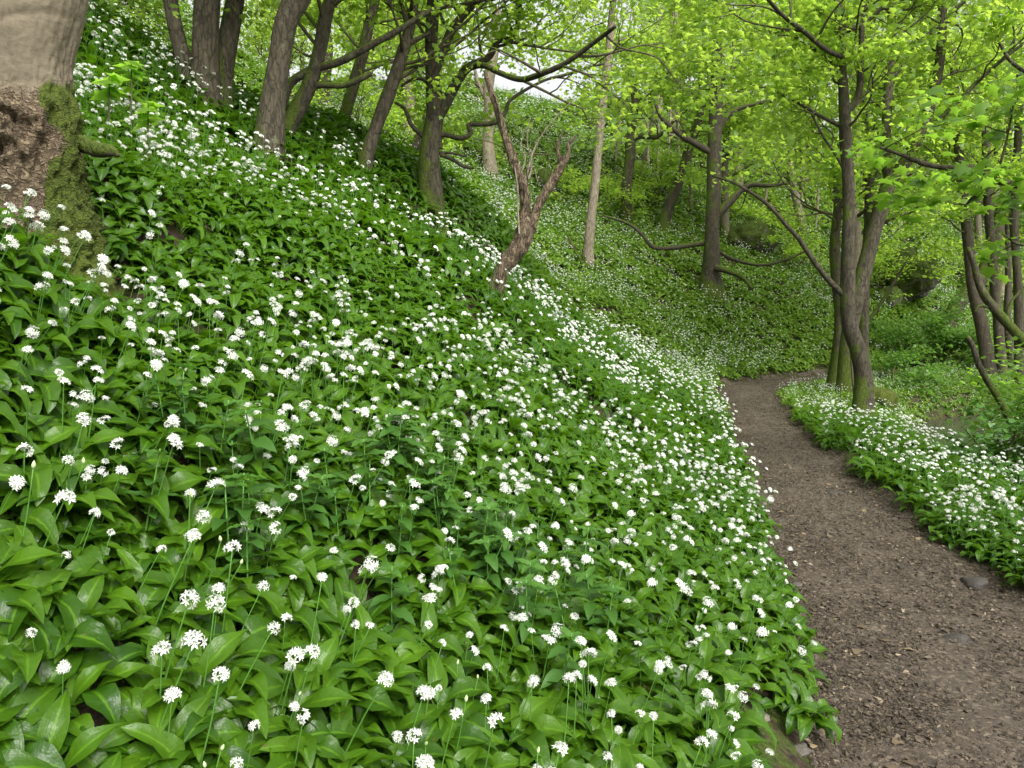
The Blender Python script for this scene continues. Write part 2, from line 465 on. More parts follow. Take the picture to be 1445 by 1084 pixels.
def big_bark():
    m, nt, out = new_mat('bark_old_sycamore')
    geo = nt.nodes.new('ShaderNodeNewGeometry')
    at = nt.nodes.new('ShaderNodeAttribute'); at.attribute_name = 'scar'
    am = nt.nodes.new('ShaderNodeAttribute'); am.attribute_name = 'moss'
    mp = nt.nodes.new('ShaderNodeMapping'); mp.inputs['Scale'].default_value = (1, 1, 1.7)
    nt.links.new(geo.outputs['Position'], mp.inputs[0])
    n1 = noise(nt, 7, 5, .6, mp.outputs[0]); n2 = noise(nt, 34, 5, .7, mp.outputs[0])
    n3 = noise(nt, 2.5, 3, .5, geo.outputs['Position'])
    smooth = ramp(nt, n3.outputs[0], [(.3, (.10, .083, .053)), (.5, (.150, .127, .083)), (.72, (.20, .170, .112))]).outputs[0]
    smooth = mix(nt, .4, smooth, ramp(nt, n2.outputs[0], [(.35, (.085, .068, .047)), (.65, (.20, .165, .115))]).outputs[0])
    v = nt.nodes.new('ShaderNodeTexVoronoi'); v.feature = 'DISTANCE_TO_EDGE'; v.inputs['Scale'].default_value = 23
    wv = nt.nodes.new('ShaderNodeVectorMath'); wv.operation = 'ADD'
    sc = nt.nodes.new('ShaderNodeVectorMath'); sc.operation = 'SCALE'; sc.inputs['Scale'].default_value = .30
    nt.links.new(n1.outputs[1], sc.inputs[0]); nt.links.new(mp.outputs[0], wv.inputs[0]); nt.links.new(sc.outputs[0], wv.inputs[1])
    nt.links.new(wv.outputs[0], v.inputs['Vector'])
    crack = ramp(nt, v.outputs[0], [(.0, (.04, .03, .02)), (.10, (.125, .10, .063)), (.35, (.205, .168, .108))]).outputs[0]
    crack = mix(nt, n3.outputs[0], crack, (.14, .10, .06))
    sm = math_n(nt, 'ADD', at.outputs['Fac'], math_n(nt, 'MULTIPLY', math_n(nt, 'SUBTRACT', n1.outputs[0], .5), 1.0))
    mr = nt.nodes.new('ShaderNodeMapRange'); mr.inputs[1].default_value = .30; mr.inputs[2].default_value = .72; nt.links.new(sm, mr.inputs[0])
    c = mix(nt, mr.outputs[0], smooth, crack)
    mm = math_n(nt, 'ADD', am.outputs['Fac'], math_n(nt, 'MULTIPLY', math_n(nt, 'SUBTRACT', n1.outputs[0], .5), .8))
    mr2 = nt.nodes.new('ShaderNodeMapRange'); mr2.inputs[1].default_value = .45; mr2.inputs[2].default_value = .6; nt.links.new(mm, mr2.inputs[0])
    nmc = noise(nt, 90, 4, .75, geo.outputs['Position'])
    mc = ramp(nt, nmc.outputs[0], [(.3, (.025, .04, .006)), (.7, (.11, .15, .015))]).outputs[0]
    c = mix(nt, mr2.outputs[0], c, mc)
    b = nt.nodes.new('ShaderNodeBsdfPrincipled'); nt.links.new(c, b.inputs['Base Color'])
    b.inputs['Roughness'].default_value = .8; b.inputs['Specular IOR Level'].default_value = .25
    h = math_n(nt, 'MULTIPLY', n2.outputs[0], .25)
    h = math_n(nt, 'ADD', h, math_n(nt, 'MULTIPLY', mr.outputs[0], math_n(nt, 'MINIMUM', math_n(nt, 'MULTIPLY', v.outputs[0], 4.0), .9)))
    h = math_n(nt, 'ADD', h, math_n(nt, 'MULTIPLY', mr2.outputs[0], nmc.outputs[0]))
    bp = nt.nodes.new('ShaderNodeBump'); bp.inputs['Strength'].default_value = .8; bp.inputs['Distance'].default_value = .02
    nt.links.new(h, bp.inputs['Height']); nt.links.new(bp.outputs[0], b.inputs['Normal'])
    nt.links.new(b.outputs[0], out.inputs[0])
    return m
M['bark_big'] = big_bark()

def ground_mat():
    m, nt, out = new_mat('woodland_soil')
    geo = nt.nodes.new('ShaderNodeNewGeometry')
    n1 = noise(nt, 1.3, 5, .6, geo.outputs['Position']); n2 = noise(nt, 40, 5, .7, geo.outputs['Position']); n3 = noise(nt, 9, 4, .65, geo.outputs['Position'])
    soil = ramp(nt, n2.outputs[0], [(.3, (.012, .008, .005)), (.55, (.04, .027, .018)), (.75, (.09, .062, .042))]).outputs[0]
    moss = ramp(nt, n2.outputs[0], [(.3, (.018, .030, .005)), (.7, (.075, .105, .014))]).outputs[0]
    mr = nt.nodes.new('ShaderNodeMapRange'); mr.inputs[1].default_value = .45; mr.inputs[2].default_value = .6; nt.links.new(n3.outputs[0], mr.inputs[0])
    c = mix(nt, mr.outputs[0], soil, moss)
    # beyond the planted carpet the slope is seen as green cover only
    sx = nt.nodes.new('ShaderNodeSeparateXYZ'); nt.links.new(geo.outputs['Position'], sx.inputs[0])
    b = nt.nodes.new('ShaderNodeBsdfPrincipled'); nt.links.new(c, b.inputs['Base Color']); b.inputs['Roughness'].default_value = .9
    b.inputs['Specular IOR Level'].default_value = .2
    bp = nt.nodes.new('ShaderNodeBump'); bp.inputs['Strength'].default_value = .9; bp.inputs['Distance'].default_value = .02
    nt.links.new(math_n(nt, 'ADD', n2.outputs[0], n3.outputs[0]), bp.inputs['Height']); nt.links.new(bp.outputs[0], b.inputs['Normal'])
    nt.links.new(b.outputs[0], out.inputs[0])
    return m
M['soil'] = ground_mat()

def path_mat():
    m, nt, out = new_mat('trodden_path')
    geo = nt.nodes.new('ShaderNodeNewGeometry')
    n0 = noise(nt, 1.6, 4, .6, geo.outputs['Position']); n1 = noise(nt, 22, 6, .75, geo.outputs['Position']); n2 = noise(nt, 95, 4, .75, geo.outputs['Position'])
    v = nt.nodes.new('ShaderNodeTexVoronoi'); v.inputs['Scale'].default_value = 62; nt.links.new(geo.outputs['Position'], v.inputs['Vector'])
    c = ramp(nt, n1.outputs[0], [(.32, (.024, .019, .013)), (.5, (.066, .053, .036)), (.70, (.115, .094, .065))]).outputs[0]
    sv = nt.nodes.new('ShaderNodeSeparateColor'); nt.links.new(v.outputs['Color'], sv.inputs[0])
    chip = ramp(nt, sv.outputs[0], [(.0, (.035, .024, .017)), (.55, (.08, .058, .042)), (.85, (.17, .125, .09)), (1.0, (.32, .25, .18))]).outputs[0]
    c = mix(nt, .55, c, chip)
    c = mix(nt, math_n(nt, 'MULTIPLY', n0.outputs[0], .7), c, (.072, .058, .042))
    b = nt.nodes.new('ShaderNodeBsdfPrincipled'); nt.links.new(c, b.inputs['Base Color'])
    b.inputs['Roughness'].default_value = .72; b.inputs['Specular IOR Level'].default_value = .35
    bp = nt.nodes.new('ShaderNodeBump'); bp.inputs['Strength'].default_value = 1.0; bp.inputs['Distance'].default_value = .012
    h = math_n(nt, 'ADD', math_n(nt, 'ADD', n1.outputs[0], math_n(nt, 'MULTIPLY', n2.outputs[0], .4)), math_n(nt, 'MULTIPLY', sv.outputs[1], .35))
    nt.links.new(h, bp.inputs['Height']); nt.links.new(bp.outputs[0], b.inputs['Normal'])
    nt.links.new(b.outputs[0], out.inputs[0])
    return m
M['path'] = path_mat()

def rnd_mat(name, stops, rough=.8, attr='rnd', spec=.3, bump=0, bscale=40):
    m, nt, out = new_mat(name)
    geo = nt.nodes.new('ShaderNodeNewGeometry')
    if attr:
        at = nt.nodes.new('ShaderNodeAttribute'); at.attribute_name = attr; f = at.outputs['Fac']
    else:
        f = nt.nodes.new('ShaderNodeObjectInfo').outputs['Random']
    c = ramp(nt, f, stops).outputs[0]
    n = noise(nt, bscale, 5, .65, geo.outputs['Position'])
    c = mix(nt, 1.0, c, ramp(nt, n.outputs[0], [(.25, (.55, .55, .55)), (.75, (1.3, 1.3, 1.3))]).outputs[0], 'MULTIPLY')
    b = nt.nodes.new('ShaderNodeBsdfPrincipled'); nt.links.new(c, b.inputs['Base Color']); b.inputs['Roughness'].default_value = rough
    b.inputs['Specular IOR Level'].default_value = spec
    if bump:
        bp = nt.nodes.new('ShaderNodeBump'); bp.inputs['Strength'].default_value = bump; bp.inputs['Distance'].default_value = .02
        nt.links.new(n.outputs[0], bp.inputs['Height']); nt.links.new(bp.outputs[0], b.inputs['Normal'])
    nt.links.new(b.outputs[0], out.inputs[0])
    return m
M['chips'] = rnd_mat('bark_chips', [(0, (.026, .020, .013)), (.4, (.068, .052, .034)), (.75, (.135, .106, .070)), (1, (.36, .29, .19))], .75)
M['stone'] = rnd_mat('stone', [(0, (.05, .044, .038)), (.75, (.10, .088, .072)), (1, (.22, .19, .15))], .7, attr=None, bump=.5)
M['rock'] = bark_mat('mossy_rock', (.13, .12, .10), (.04, .037, .03), moss=.66, scale=.5, moss_col=(.060, .090, .012), ridge=1.0)
M['moss'] = rnd_mat('moss_cushion', [(0, (.05, .07, .008)), (1, (.14, .17, .02))], .95, attr=None, bump=1.0, bscale=120)

def water_mat():
    m, nt, out = new_mat('stream_water')
    geo = nt.nodes.new('ShaderNodeNewGeometry')
    n = noise(nt, 6, 3, .5, geo.outputs['Position'])
    b = nt.nodes.new('ShaderNodeBsdfPrincipled'); b.inputs['Base Color'].default_value = (.05, .05, .035, 1)
    b.inputs['Roughness'].default_value = .12; b.inputs['IOR'].default_value = 1.33
    bp = nt.nodes.new('ShaderNodeBump'); bp.inputs['Strength'].default_value = .4; bp.inputs['Distance'].default_value = .02
    nt.links.new(n.outputs[0], bp.inputs['Height']); nt.links.new(bp.outputs[0], b.inputs['Normal'])
    nt.links.new(b.outputs[0], out.inputs[0])
    return m
M['water'] = water_mat()

# ------------------------------------------------------------------ ground sheet, path, stream
def grid_faces(nx, ny):
    i = np.arange(ny - 1)[:, None] * nx; j = np.arange(nx - 1)[None, :]
    return np.stack([i + j, i + j + 1, i + nx + j + 1, i + nx + j], -1).reshape(-1, 4)
def warp(n, lo, hi, c, k):
    t = np.linspace(-1, 1, n)
    w = np.sinh(k * t) / np.sinh(k)
    return np.where(w < 0, c + w * (c - lo), c + w * (hi - c))
xs = warp(330, -44, 93, 2.0, 3.6); ys = warp(330, -8.5, 74, 3.5, 2.8)
gx, gy = np.meshgrid(xs, ys)
gz = hgt(gx, gy) + .010 * vnoise(gx * 6, gy * 6, seed=5)
s_, hw_ = path_coord(gx, gy)
inpath = np.abs(s_) < hw_ - .02
gz = np.where(inpath, gz - .02, gz)
# far skirt so that the ground reaches the horizon
V = np.c_[gx.ravel(), gy.ravel(), gz.ravel()]
nx = len(xs)
Fq = grid_faces(nx, len(ys))
border = np.r_[np.arange(nx), np.arange(1, len(ys)) * nx + nx - 1, (len(ys) - 1) * nx + np.arange(nx - 2, -1, -1), np.arange(len(ys) - 2, 0, -1) * nx]
outer = V[border].copy(); ctr = np.array([15, 25.0]); outer[:, :2] = ctr + (outer[:, :2] - ctr) * 4.5; outer[:, 2] -= 3
nb = len(border); ob = len(V) + np.arange(nb)
Fs = np.stack([border, np.roll(border, -1), np.roll(ob, -1), ob], -1)
V = np.vstack([V, outer])
link('ground', mk_mesh('ground', V, [Fq, Fs[:, ::-1]], M['soil']), kind='structure')

PN = resample(PC[:15], 700)
tg = np.gradient(PN[:, :2], axis=0); tg /= np.linalg.norm(tg, axis=1)[:, None]
nr = np.c_[-tg[:, 1], tg[:, 0]]
wl = np.linspace(-1.08, 1.08, 41)
px_ = PN[:, None, 0] + nr[:, None, 0] * PN[:, None, 2] * wl[None]; py_ = PN[:, None, 1] + nr[:, None, 1] * PN[:, None, 2] * wl[None]
pz_ = hgt(px_, py_) + .006 + .016 * (1 - wl[None] ** 2) + .008 * fbm(px_ * 5, py_ * 5, seed=31)
link('path', mk_mesh('path', np.c_[px_.ravel(), py_.ravel(), pz_.ravel()], grid_faces(41, 700)[:, ::-1], M['path']), kind='structure')

wx, wy = np.meshgrid(np.arange(2.5, 40, .2), np.arange(-6, 28, .2))
wf = grid_faces(wx.shape[1], wx.shape[0])
wh = hgt(wx, wy).ravel()
keep = (wh[wf].min(1) < -.58)
sq, hq = path_coord(wx.ravel(), wy.ravel()); qq = -sq - hq
keep &= (qq[wf].min(1) < 6)
used = np.unique(wf[keep]); rem = -np.ones(len(wh), int); rem[used] = np.arange(len(used))
link('stream', mk_mesh('stream', np.c_[wx.ravel(), wy.ravel(), np.full(len(wh), -.62)][used], rem[wf[keep]], M['water']), kind='structure')

# ------------------------------------------------------------------ garlic parts
def leaf_blade(L=.28, Wd=.055, a0=75, a1=-40, pet=.3, nl=10, nw=4, fold=.3, twist=0.0, wave=.0, seed=0):
    u = np.linspace(0, 1, nl + 1)
    rs = np.random.default_rng(seed)
    ang = np.radians(a0 + (a1 - a0) * u ** 1.25)
    dl = L / nl
    cx = np.r_[0, np.cumsum(np.cos((ang[1:] + ang[:-1]) / 2)) * dl]; cz = np.r_[0, np.cumsum(np.sin((ang[1:] + ang[:-1]) / 2)) * dl]
    b = np.clip((u - pet) / (1 - pet), 0, 1)
    w = np.where(u <= pet, .0035, .0035 * (1 - b) + Wd * .5 * np.sin(math.pi * b ** .78) ** .85)
    w[-1] = .0004
    s = np.linspace(-1, 1, nw + 1)
    tw = twist * u
    V = []
    for k in range(nl + 1):
        nrm = np.array([-math.sin(ang[k]), 0, math.cos(ang[k])])
        sd_ = np.array([0, math.cos(tw[k]), 0]) + nrm * math.sin(tw[k])
        up = nrm
        for q in s:
            lift = fold * abs(q) ** 1.3 * w[k] + wave * w[k] * math.sin(u[k] * 13 + seed) * abs(q) * (1 if q > 0 else -1)
            V.append(np.array([cx[k], 0, cz[k]]) + sd_ * q * w[k] + up * lift)
    V = np.array(V)
    return V, grid_faces(nw + 1, nl + 1)
def across(nl, nw): return np.tile(np.linspace(-1, 1, nw + 1), nl + 1)
def umbel(R_=.02, nf=15, pl=.0105, hi=True, seed=0, dome=1.0):
    rs = np.random.default_rng(seed)
    V, T = [], []
    def tri(a, b, c):
        n = len(V); V.extend([a, b, c]); T.append((n, n + 1, n + 2))
    for k in range(nf):
        ph = k * 2.399963 + rs.uniform(-.2, .2)
        el = math.acos(max(-.15, 1 - (k + .5) / nf * dome * 1.05))
        d = np.array([math.sin(el) * math.cos(ph), math.sin(el) * math.sin(ph), math.cos(el)])
        c = d * R_ * rs.uniform(.62, 1.18)
        if rs.uniform() < .12: continue
        a = np.cross(d, [0, 0, 1.0]); a = a / (np.linalg.norm(a) + 1e-6) if np.linalg.norm(a) > .05 else np.array([1.0, 0, 0])
        b = np.cross(d, a)
        if hi: tri(np.zeros(3), c + a * .0006, c - a * .0006)
        for j in range(6):
            t = j * math.pi / 3 + rs.uniform(-.15, .15)
            e = a * math.cos(t) + b * math.sin(t); f = -a * math.sin(t) + b * math.cos(t)
            tip = c + e * pl * rs.uniform(.9, 1.1) + d * pl * rs.uniform(.0, .45)
            m1 = c + e * pl * .5 + f * pl * .20 + d * pl * .22; m2 = c + e * pl * .5 - f * pl * .20 + d * pl * .22
            if hi:
                tri(c, m1, tip); tri(c, tip, m2)
            else:
                tri(c - e * pl * .1, c + e * pl * .75 + f * pl * .33 + d * pl * .2, c + e * pl * .75 - f * pl * .33 + d * pl * .2)
    return np.array(V), np.array(T)

leaf_specs = [(.26, .064, 78, -35, .34, .02), (.28, .070, 82, -70, .36, .06), (.24, .060, 70, -20, .32, -.3), (.28, .068, 86, -95, .38, .25),
              (.23, .062, 60, -30, .30, .4), (.27, .058, 84, -5, .34, -.2), (.25, .072, 74, -60, .34, -.05), (.20, .054, 50, -45, .30, .15)]
hi_leaves, lo_leaves = [], []
for k, (L, Wd, a0, a1, pet, tw) in enumerate(leaf_specs):
    hi_leaves.append(leaf_blade(L, Wd, a0, a1, pet, 10, 4, .32, tw, .38, k))
    lo_leaves.append(leaf_blade(L, Wd, a0, a1, pet, 6, 2, .3, tw, .0, k))
hi_leaf_me = []
for k, (V, Q) in list(enumerate(hi_leaves)) + [(k_ + 8, v_) for k_, v_ in enumerate(hi_leaves)]:
    hi_leaf_me.append(mk_mesh('leaf', V, Q, M['garlic_leaf'], attr={'rnd': np.full(len(V), (k * .37) % 1), 'across': across(10, 4)}))
yl_leaf_me = [mk_mesh('leaf_yellow', V, Q, M['garlic_yellow'], attr={'rnd': np.full(len(V), .5)}) for V, Q in hi_leaves[3:5]]
stem_me = []
for k in range(4):
    h = .30 + .03 * k
    bx, by = .03 * math.cos(k * 2), .03 * math.sin(k * 2)
    V, Q, T = tube([(0, 0, 0), (bx * .3, by * .3, h * .5), (bx, by, h)], [.0028, .0024, .0019], 6, n=6)
    stem_me.append((mk_mesh('stem', V, [Q, T], M['stem']), (bx, by, h)))
umb_me = [mk_mesh('umbel', *umbel(.0185 + .002 * (k % 3), [8, 10, 12, 14, 9][k], .0155, True, k, [.7, .8, 1.0, .95, 1.15][k]), M['petal'], smooth=False) for k in range(5)]
def bud_mesh():
    V, Q, T = tube([(0, 0, 0), (0, 0, .004), (0, 0, .012), (0, 0, .021), (0, 0, .026)], [.0015, .0045, .0062, .0035, .0006], 8, n=9)
    return mk_mesh('bud', V, [Q, T], M['bud'])
bud_me = bud_mesh()

def rotz(V, a):
    c, s = math.cos(a), math.sin(a)
    return np.c_[V[:, 0] * c - V[:, 1] * s, V[:, 0] * s + V[:, 1] * c, V[:, 2]]
def plant_variant(name, seed, hi, nleaf, flowers, us=1.0, lm='garlic_leaf'):
    rs = np.random.default_rng(seed)
    Vs, Fq_, Ft_, mi_q, mi_t, att, acr, n = [], [], [], [], [], [], [], 0
    src = hi_leaves if hi else lo_leaves
    for k in range(nleaf):
        V, Q = src[rs.integers(len(src))]
        V = rotz(V * rs.uniform(.85, 1.15) , k * 2 * math.pi / nleaf + rs.uniform(-.5, .5)) + np.array([rs.uniform(-.03, .03), rs.uniform(-.03, .03), 0])
        Vs.append(V); Fq_.append(Q + n); mi_q += [0] * len(Q); att += [rs.uniform()] * len(V); acr += list(across(10, 4) if hi else across(6, 2)); n += len(V)
    for f in range(flowers):
        h = rs.uniform(.29, .40); bx, by = rs.normal(0, .04, 2)
        V, Q, T = tube([(0, 0, 0), (bx * .4, by * .4, h * .5), (bx, by, h)], [.0028, .0024, .0020], 3, n=3, cap=False)
        Vs.append(V); Fq_.append(Q + n); mi_q += [1] * len(Q); att += [.5] * len(V); n += len(V)
        V, T = umbel(rs.uniform(.016, .021), 11 if hi else 9, .0150 if hi else .0155, hi, seed * 7 + f, rs.uniform(.8, 1.1))
        V = V * us * rs.uniform(.75, 1.2)
        V[:, 2] *= rs.uniform(.6, .95); V[:, 0] *= rs.uniform(.85, 1.2)
        V = np.array(V @ np.array(Euler((rs.uniform(-.5, .5), rs.uniform(-.5, .5), 0)).to_matrix()).T) + np.array([bx, by, h])
        Vs.append(V); Ft_.append(T + n); mi_t += [2] * len(T); att += [.5] * len(V); n += len(V)
    Fc = [np.vstack(Fq_)] + ([np.vstack(Ft_)] if Ft_ else [])
    return mk_mesh(name, np.vstack(Vs), Fc, [M[lm], M['stem'], M['petal']], attr={'rnd': att, 'across': acr + [1.0] * (n - len(acr))}, matidx=mi_q + mi_t)
def src_collection(cname, specs, us=1.0):
    c = bpy.data.collections.new(cname)
    for k, (hi, nl, fl) in enumerate(specs):
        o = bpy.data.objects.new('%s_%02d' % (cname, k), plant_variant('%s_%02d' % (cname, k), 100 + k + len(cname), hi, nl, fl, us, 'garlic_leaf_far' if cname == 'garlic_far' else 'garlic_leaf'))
        c.objects.link(o)
    return c
hi_specs = [(True, 5, 0), (True, 6, 0), (True, 5, 0), (True, 7, 0), (True, 5, 1), (True, 6, 1), (True, 4, 1), (True, 5, 2)]
lo_specs = [(False, 6, 0), (False, 6, 0), (False, 7, 0), (False, 5, 0), (False, 5, 1), (False, 6, 1), (False, 5, 1), (False, 6, 3)]
C_hi = src_collection('garlic_near', hi_specs)
C_lo = src_collection('garlic_distant', lo_specs, .92)
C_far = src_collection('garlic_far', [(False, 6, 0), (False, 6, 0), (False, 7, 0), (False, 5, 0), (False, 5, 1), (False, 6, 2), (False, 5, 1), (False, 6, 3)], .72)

def carpet(name, coll, pts, rot, scl, idx, label, cat):
    me = bpy.data.meshes.new(name)
    me.vertices.add(len(pts)); me.vertices.foreach_set('co', pts.astype(np.float32).ravel())
    a = me.attributes.new('rot', 'FLOAT_VECTOR', 'POINT'); a.data.foreach_set('vector', rot.astype(np.float32).ravel())
    a = me.attributes.new('scl', 'FLOAT', 'POINT'); a.data.foreach_set('value', scl.astype(np.float32))
    a = me.attributes.new('idx', 'INT', 'POINT'); a.data.foreach_set('value', idx.astype(np.int32))
    me.update()
    ob = link(name, me, label=label, cat=cat, kind='stuff')
    ng = bpy.data.node_groups.new(name, 'GeometryNodeTree')
    ng.interface.new_socket('Geometry', in_out='INPUT', socket_type='NodeSocketGeometry')
    ng.interface.new_socket('Geometry', in_out='OUTPUT', socket_type='NodeSocketGeometry')
    gi = ng.nodes.new('NodeGroupInput'); go = ng.nodes.new('NodeGroupOutput')
    ci = ng.nodes.new('GeometryNodeCollectionInfo'); ci.inputs['Collection'].default_value = coll
    ci.inputs['Separate Children'].default_value = True; ci.inputs['Reset Children'].default_value = True
    ip = ng.nodes.new('GeometryNodeInstanceOnPoints'); ip.inputs['Pick Instance'].default_value = True
    def na(nm, ty):
        n = ng.nodes.new('GeometryNodeInputNamedAttribute'); n.data_type = ty; n.inputs['Name'].default_value = nm
        return [o for o in n.outputs if o.enabled and o.name == 'Attribute'][0]
    ng.links.new(gi.outputs[0], ip.inputs['Points'])
    ng.links.new(ci.outputs[0], ip.inputs['Instance'])
    ng.links.new(na('idx', 'INT'), ip.inputs['Instance Index'])
    ng.links.new(na('rot', 'FLOAT_VECTOR'), ip.inputs['Rotation'])
    ng.links.new(na('scl', 'FLOAT'), ip.inputs['Scale'])
    ng.links.new(ip.outputs[0], go.inputs[0])
    md = ob.modifiers.new('scatter', 'NODES'); md.node_group = ng
    return ob

def in_view(x, y, z, m=1.0):
    """inside the view widened by m metres"""
    px, py, f = to_px(x, y, z)
    mm = m * F / np.maximum(f, .3) + 40
    return (f > .35) & (px > -mm) & (px < W0 + mm) & (py > -mm) & (py < H0 + mm)

def slope_rot(x, y, yaw, amt=.55):
    e = .15
    dx = (hgt(x + e, y) - hgt(x - e, y)) / (2 * e); dy = (hgt(x, y + e) - hgt(x, y - e)) / (2 * e)
    rx = np.arctan(dy) * amt; ry = -np.arctan(dx) * amt
    out = np.zeros((len(x), 3))
    for k in range(len(x)):
        m = Euler((rx[k], ry[k], 0)).to_matrix() @ Euler((0, 0, yaw[k])).to_matrix()
        out[k] = m.to_euler()
    return out

def flower_density(x, y):
    """how many of the plants bear open umbels: few at the photographer's feet, dense in drifts beyond"""
    s, hw = path_coord(x, y)
    t = s - hw
    d = np.hypot(x, y)
    base = .47 + .34 * sstep(2.0, 4.8, d + .35 * t)
    n = fbm(x * .55, y * .55, seed=77, octv=3) * (1 + .6 * sstep(12, 15, y)) + .85 * vnoise(x * 3.0, y * 3.0, seed=78)
    f = (base + .55 * n * sstep(1.5, 4, d)) * (.60 + .38 * sstep(12, 15, y))
    # leafy, almost flowerless hump below the row of trees and light green streak on the far slope
    f -= .75 * np.exp(-(((x + 2.2) / 2.2) ** 2 + ((y - 9.6) / 1.3) ** 2))
    f += .25 * sstep(13, 16, y)
    f -= .55 * np.exp(-((t - 1.6) / .8) ** 2) * sstep(13, 15.5, y)
    f -= .25 * sstep(22, 32, y)
    for l_, w_, h_ in BANDS:
        f -= .85 * np.exp(-(band_dist(x, y, l_) / (w_ * 1.3)) ** 2)
    f -= .30 * sstep(-1.8, -3.2, x) * sstep(5.0, 6.5, y)
    f -= .22 * sstep(1.8, .3, t) * (s > 0) * sstep(3, 5, y) * sstep(15, 13, y)
    return np.clip(f, .03, .92)

def scatter(dens, x0, x1, y0, y1, seed):
    r = np.random.default_rng(seed)
    n = int(dens * (x1 - x0) * (y1 - y0))
    x = r.uniform(x0, x1, n); y = r.uniform(y0, y1, n)
    z = hgt(x, y)
    k = in_view(x, y, z + .15)
    x, y, z = x[k], y[k], z[k]
    s, hw = path_coord(x, y)
    t = np.maximum(s - hw, -s - hw); q = -s - hw
    edge = .06 + .07 * vnoise(x * 2.2, y * 2.2, seed=41)
    ok = (t > edge) & (z > -.60)
    bare = (s > 0) & (t < .30) & (y < 2.75) & (vnoise(x * 5, y * 5, seed=8) > -.55)
    ok &= ~bare
    holes = (vnoise(x * 2.9, y * 2.9, seed=15) > .80) & (x > -.4)
    ok &= ~(holes & (y < 6))
    # trunk of the big left sycamore
    ok &= np.hypot(x + 1.90, y - 3.0) > .36
    ok &= ~((np.hypot(x + 1.70, y - 3.05) < .30))
    return x[ok], y[ok], z[ok]

# --- near: the 300 plants that show largest are objects, the others of the near belt are instances
x, y, z = scatter(300, -4.2, 5.2, .5, 5.6, 1)
d = np.sqrt(x ** 2 + y ** 2 + (z + .2 - CAMZ) ** 2)
px, py, f_ = to_px(x, y, z + .2)
k = d > .52
x, y, z, d, px, py = x[k], y[k], z[k], d[k], px[k], py[k]
vis = (px > -30) & (px < W0 + 30) & (py > -20) & (py < H0 + 60)
order = np.argsort(np.where(vis, d, 99))
NEAR = order[:300]; REST = order[300:]
fd = flower_density(x, y)
rs = np.random.default_rng(5)
fl = rs.uniform(size=len(x)) < fd
ex = np.hypot(x, y)
yaw = rs.uniform(0, 6.283, len(x))
rots = slope_rot(x, y, yaw)
scl = rs.uniform(.42, .80, len(x)) * (1 - .08 * sstep(2.2, 4, d))
def zone(px, py, X, Y):
    s0, h0 = path_coord(np.array([X]), np.array([Y]))
    if px > 640 and s0[0] - h0[0] < .45: return 'at the edge of the path'
    v = 'at the bottom' if py > 900 else ('low' if py > 680 else ('halfway' if py > 460 else 'high'))
    h = 'at left' if px < 260 else ('left of middle' if px < 560 else ('in the middle' if px < 860 else 'towards the path'))
    return '%s on near bank %s' % (v, h)
LAB = {0: 'flowerless wild garlic, broad leaves, ', 1: 'wild garlic with white starry flower head, ', 2: 'wild garlic with closed pale bud, '}
for k in NEAR:
    kind = 1 if fl[k] else (2 if rs.uniform() < .07 else 0)
    e = link('wild_garlic', None, loc=(x[k], y[k], z[k] - .01), rot=tuple(rots[k]), scale=float(scl[k]), label=LAB[kind] + zone(px[k], py[k], x[k], y[k]), cat='wild garlic',
             group='wild garlic ' + zone(px[k], py[k], x[k], y[k]))
    e.empty_display_size = .05
    nl = rs.integers(5, 8)
    for j in range(nl):
        me = hi_leaf_me[rs.integers(16)] if rs.uniform() > .0003 else yl_leaf_me[rs.integers(2)]
        sc_ = rs.uniform(.82, 1.2)
        link('leaf', me, e, loc=(rs.uniform(-.03, .03), rs.uniform(-.03, .03), 0), rot=(rs.uniform(-.15, .15), rs.uniform(-.15, .15), j * 6.283 / nl + rs.uniform(-.5, .5)), scale=float(sc_))
    if kind:
        sm, top = stem_me[rs.integers(4)]
        st = link('flower_stem', sm, e, rot=(rs.uniform(-.12, .12), rs.uniform(-.12, .12), rs.uniform(0, 6.28)))
        if kind == 1:
            link('flower_head', umb_me[rs.integers(5)], st, loc=top, rot=(rs.uniform(-.4, .4), rs.uniform(-.4, .4), rs.uniform(0, 6.28)), scale=float(rs.uniform(.7, 1.15)))
        else:
            link('flower_bud', bud_me, st, loc=top, rot=(rs.uniform(-.5, .5), 0, 0))
pick_hi = lambda fl, n: np.where(fl, 4 + rs.integers(0, 4, n), rs.integers(0, 4, n))
K = REST
allp = [(np.c_[x[K], y[K], z[K] - .01], rots[K], scl[K], pick_hi(fl[K], len(K)))]
carpet('wild_garlic_carpet', C_hi, *allp[0], 'close carpet of flowering wild garlic over the near bank and path edge', 'wild garlic')
# --- distant
def far_band(dens, x0, x1, y0, y1, seed, s0):
    x, y, z = scatter(dens, x0, x1, y0, y1, seed)
    fl = rs.uniform(size=len(x)) < flower_density(x, y) * .95
    r = np.zeros((len(x), 3)); 
    r = slope_rot(x, y, rs.uniform(0, 6.283, len(x)))
    sv, hv = path_coord(x, y)
    low = 1 - .38 * ((sv < 0) & (-sv - hv < 2.6)) * sstep(9.5, 12, y)
    return np.c_[x, y, z - .01], r, rs.uniform(.8, 1.15, len(x)) * s0 * low, np.where(fl, 4 + rs.integers(0, 4, len(x)), rs.integers(0, 4, len(x)))
bands = [far_band(100, -8, 10, 5.6, 11, 2, .80), far_band(30, -14, 16, 11, 13, 3, .9)]
carpet('distant_wild_garlic_carpet', C_lo, *[np.concatenate([b[i] for b in bands]) for i in range(4)], 'white drifts of wild garlic covering the middle of the steep slope', 'wild garlic')
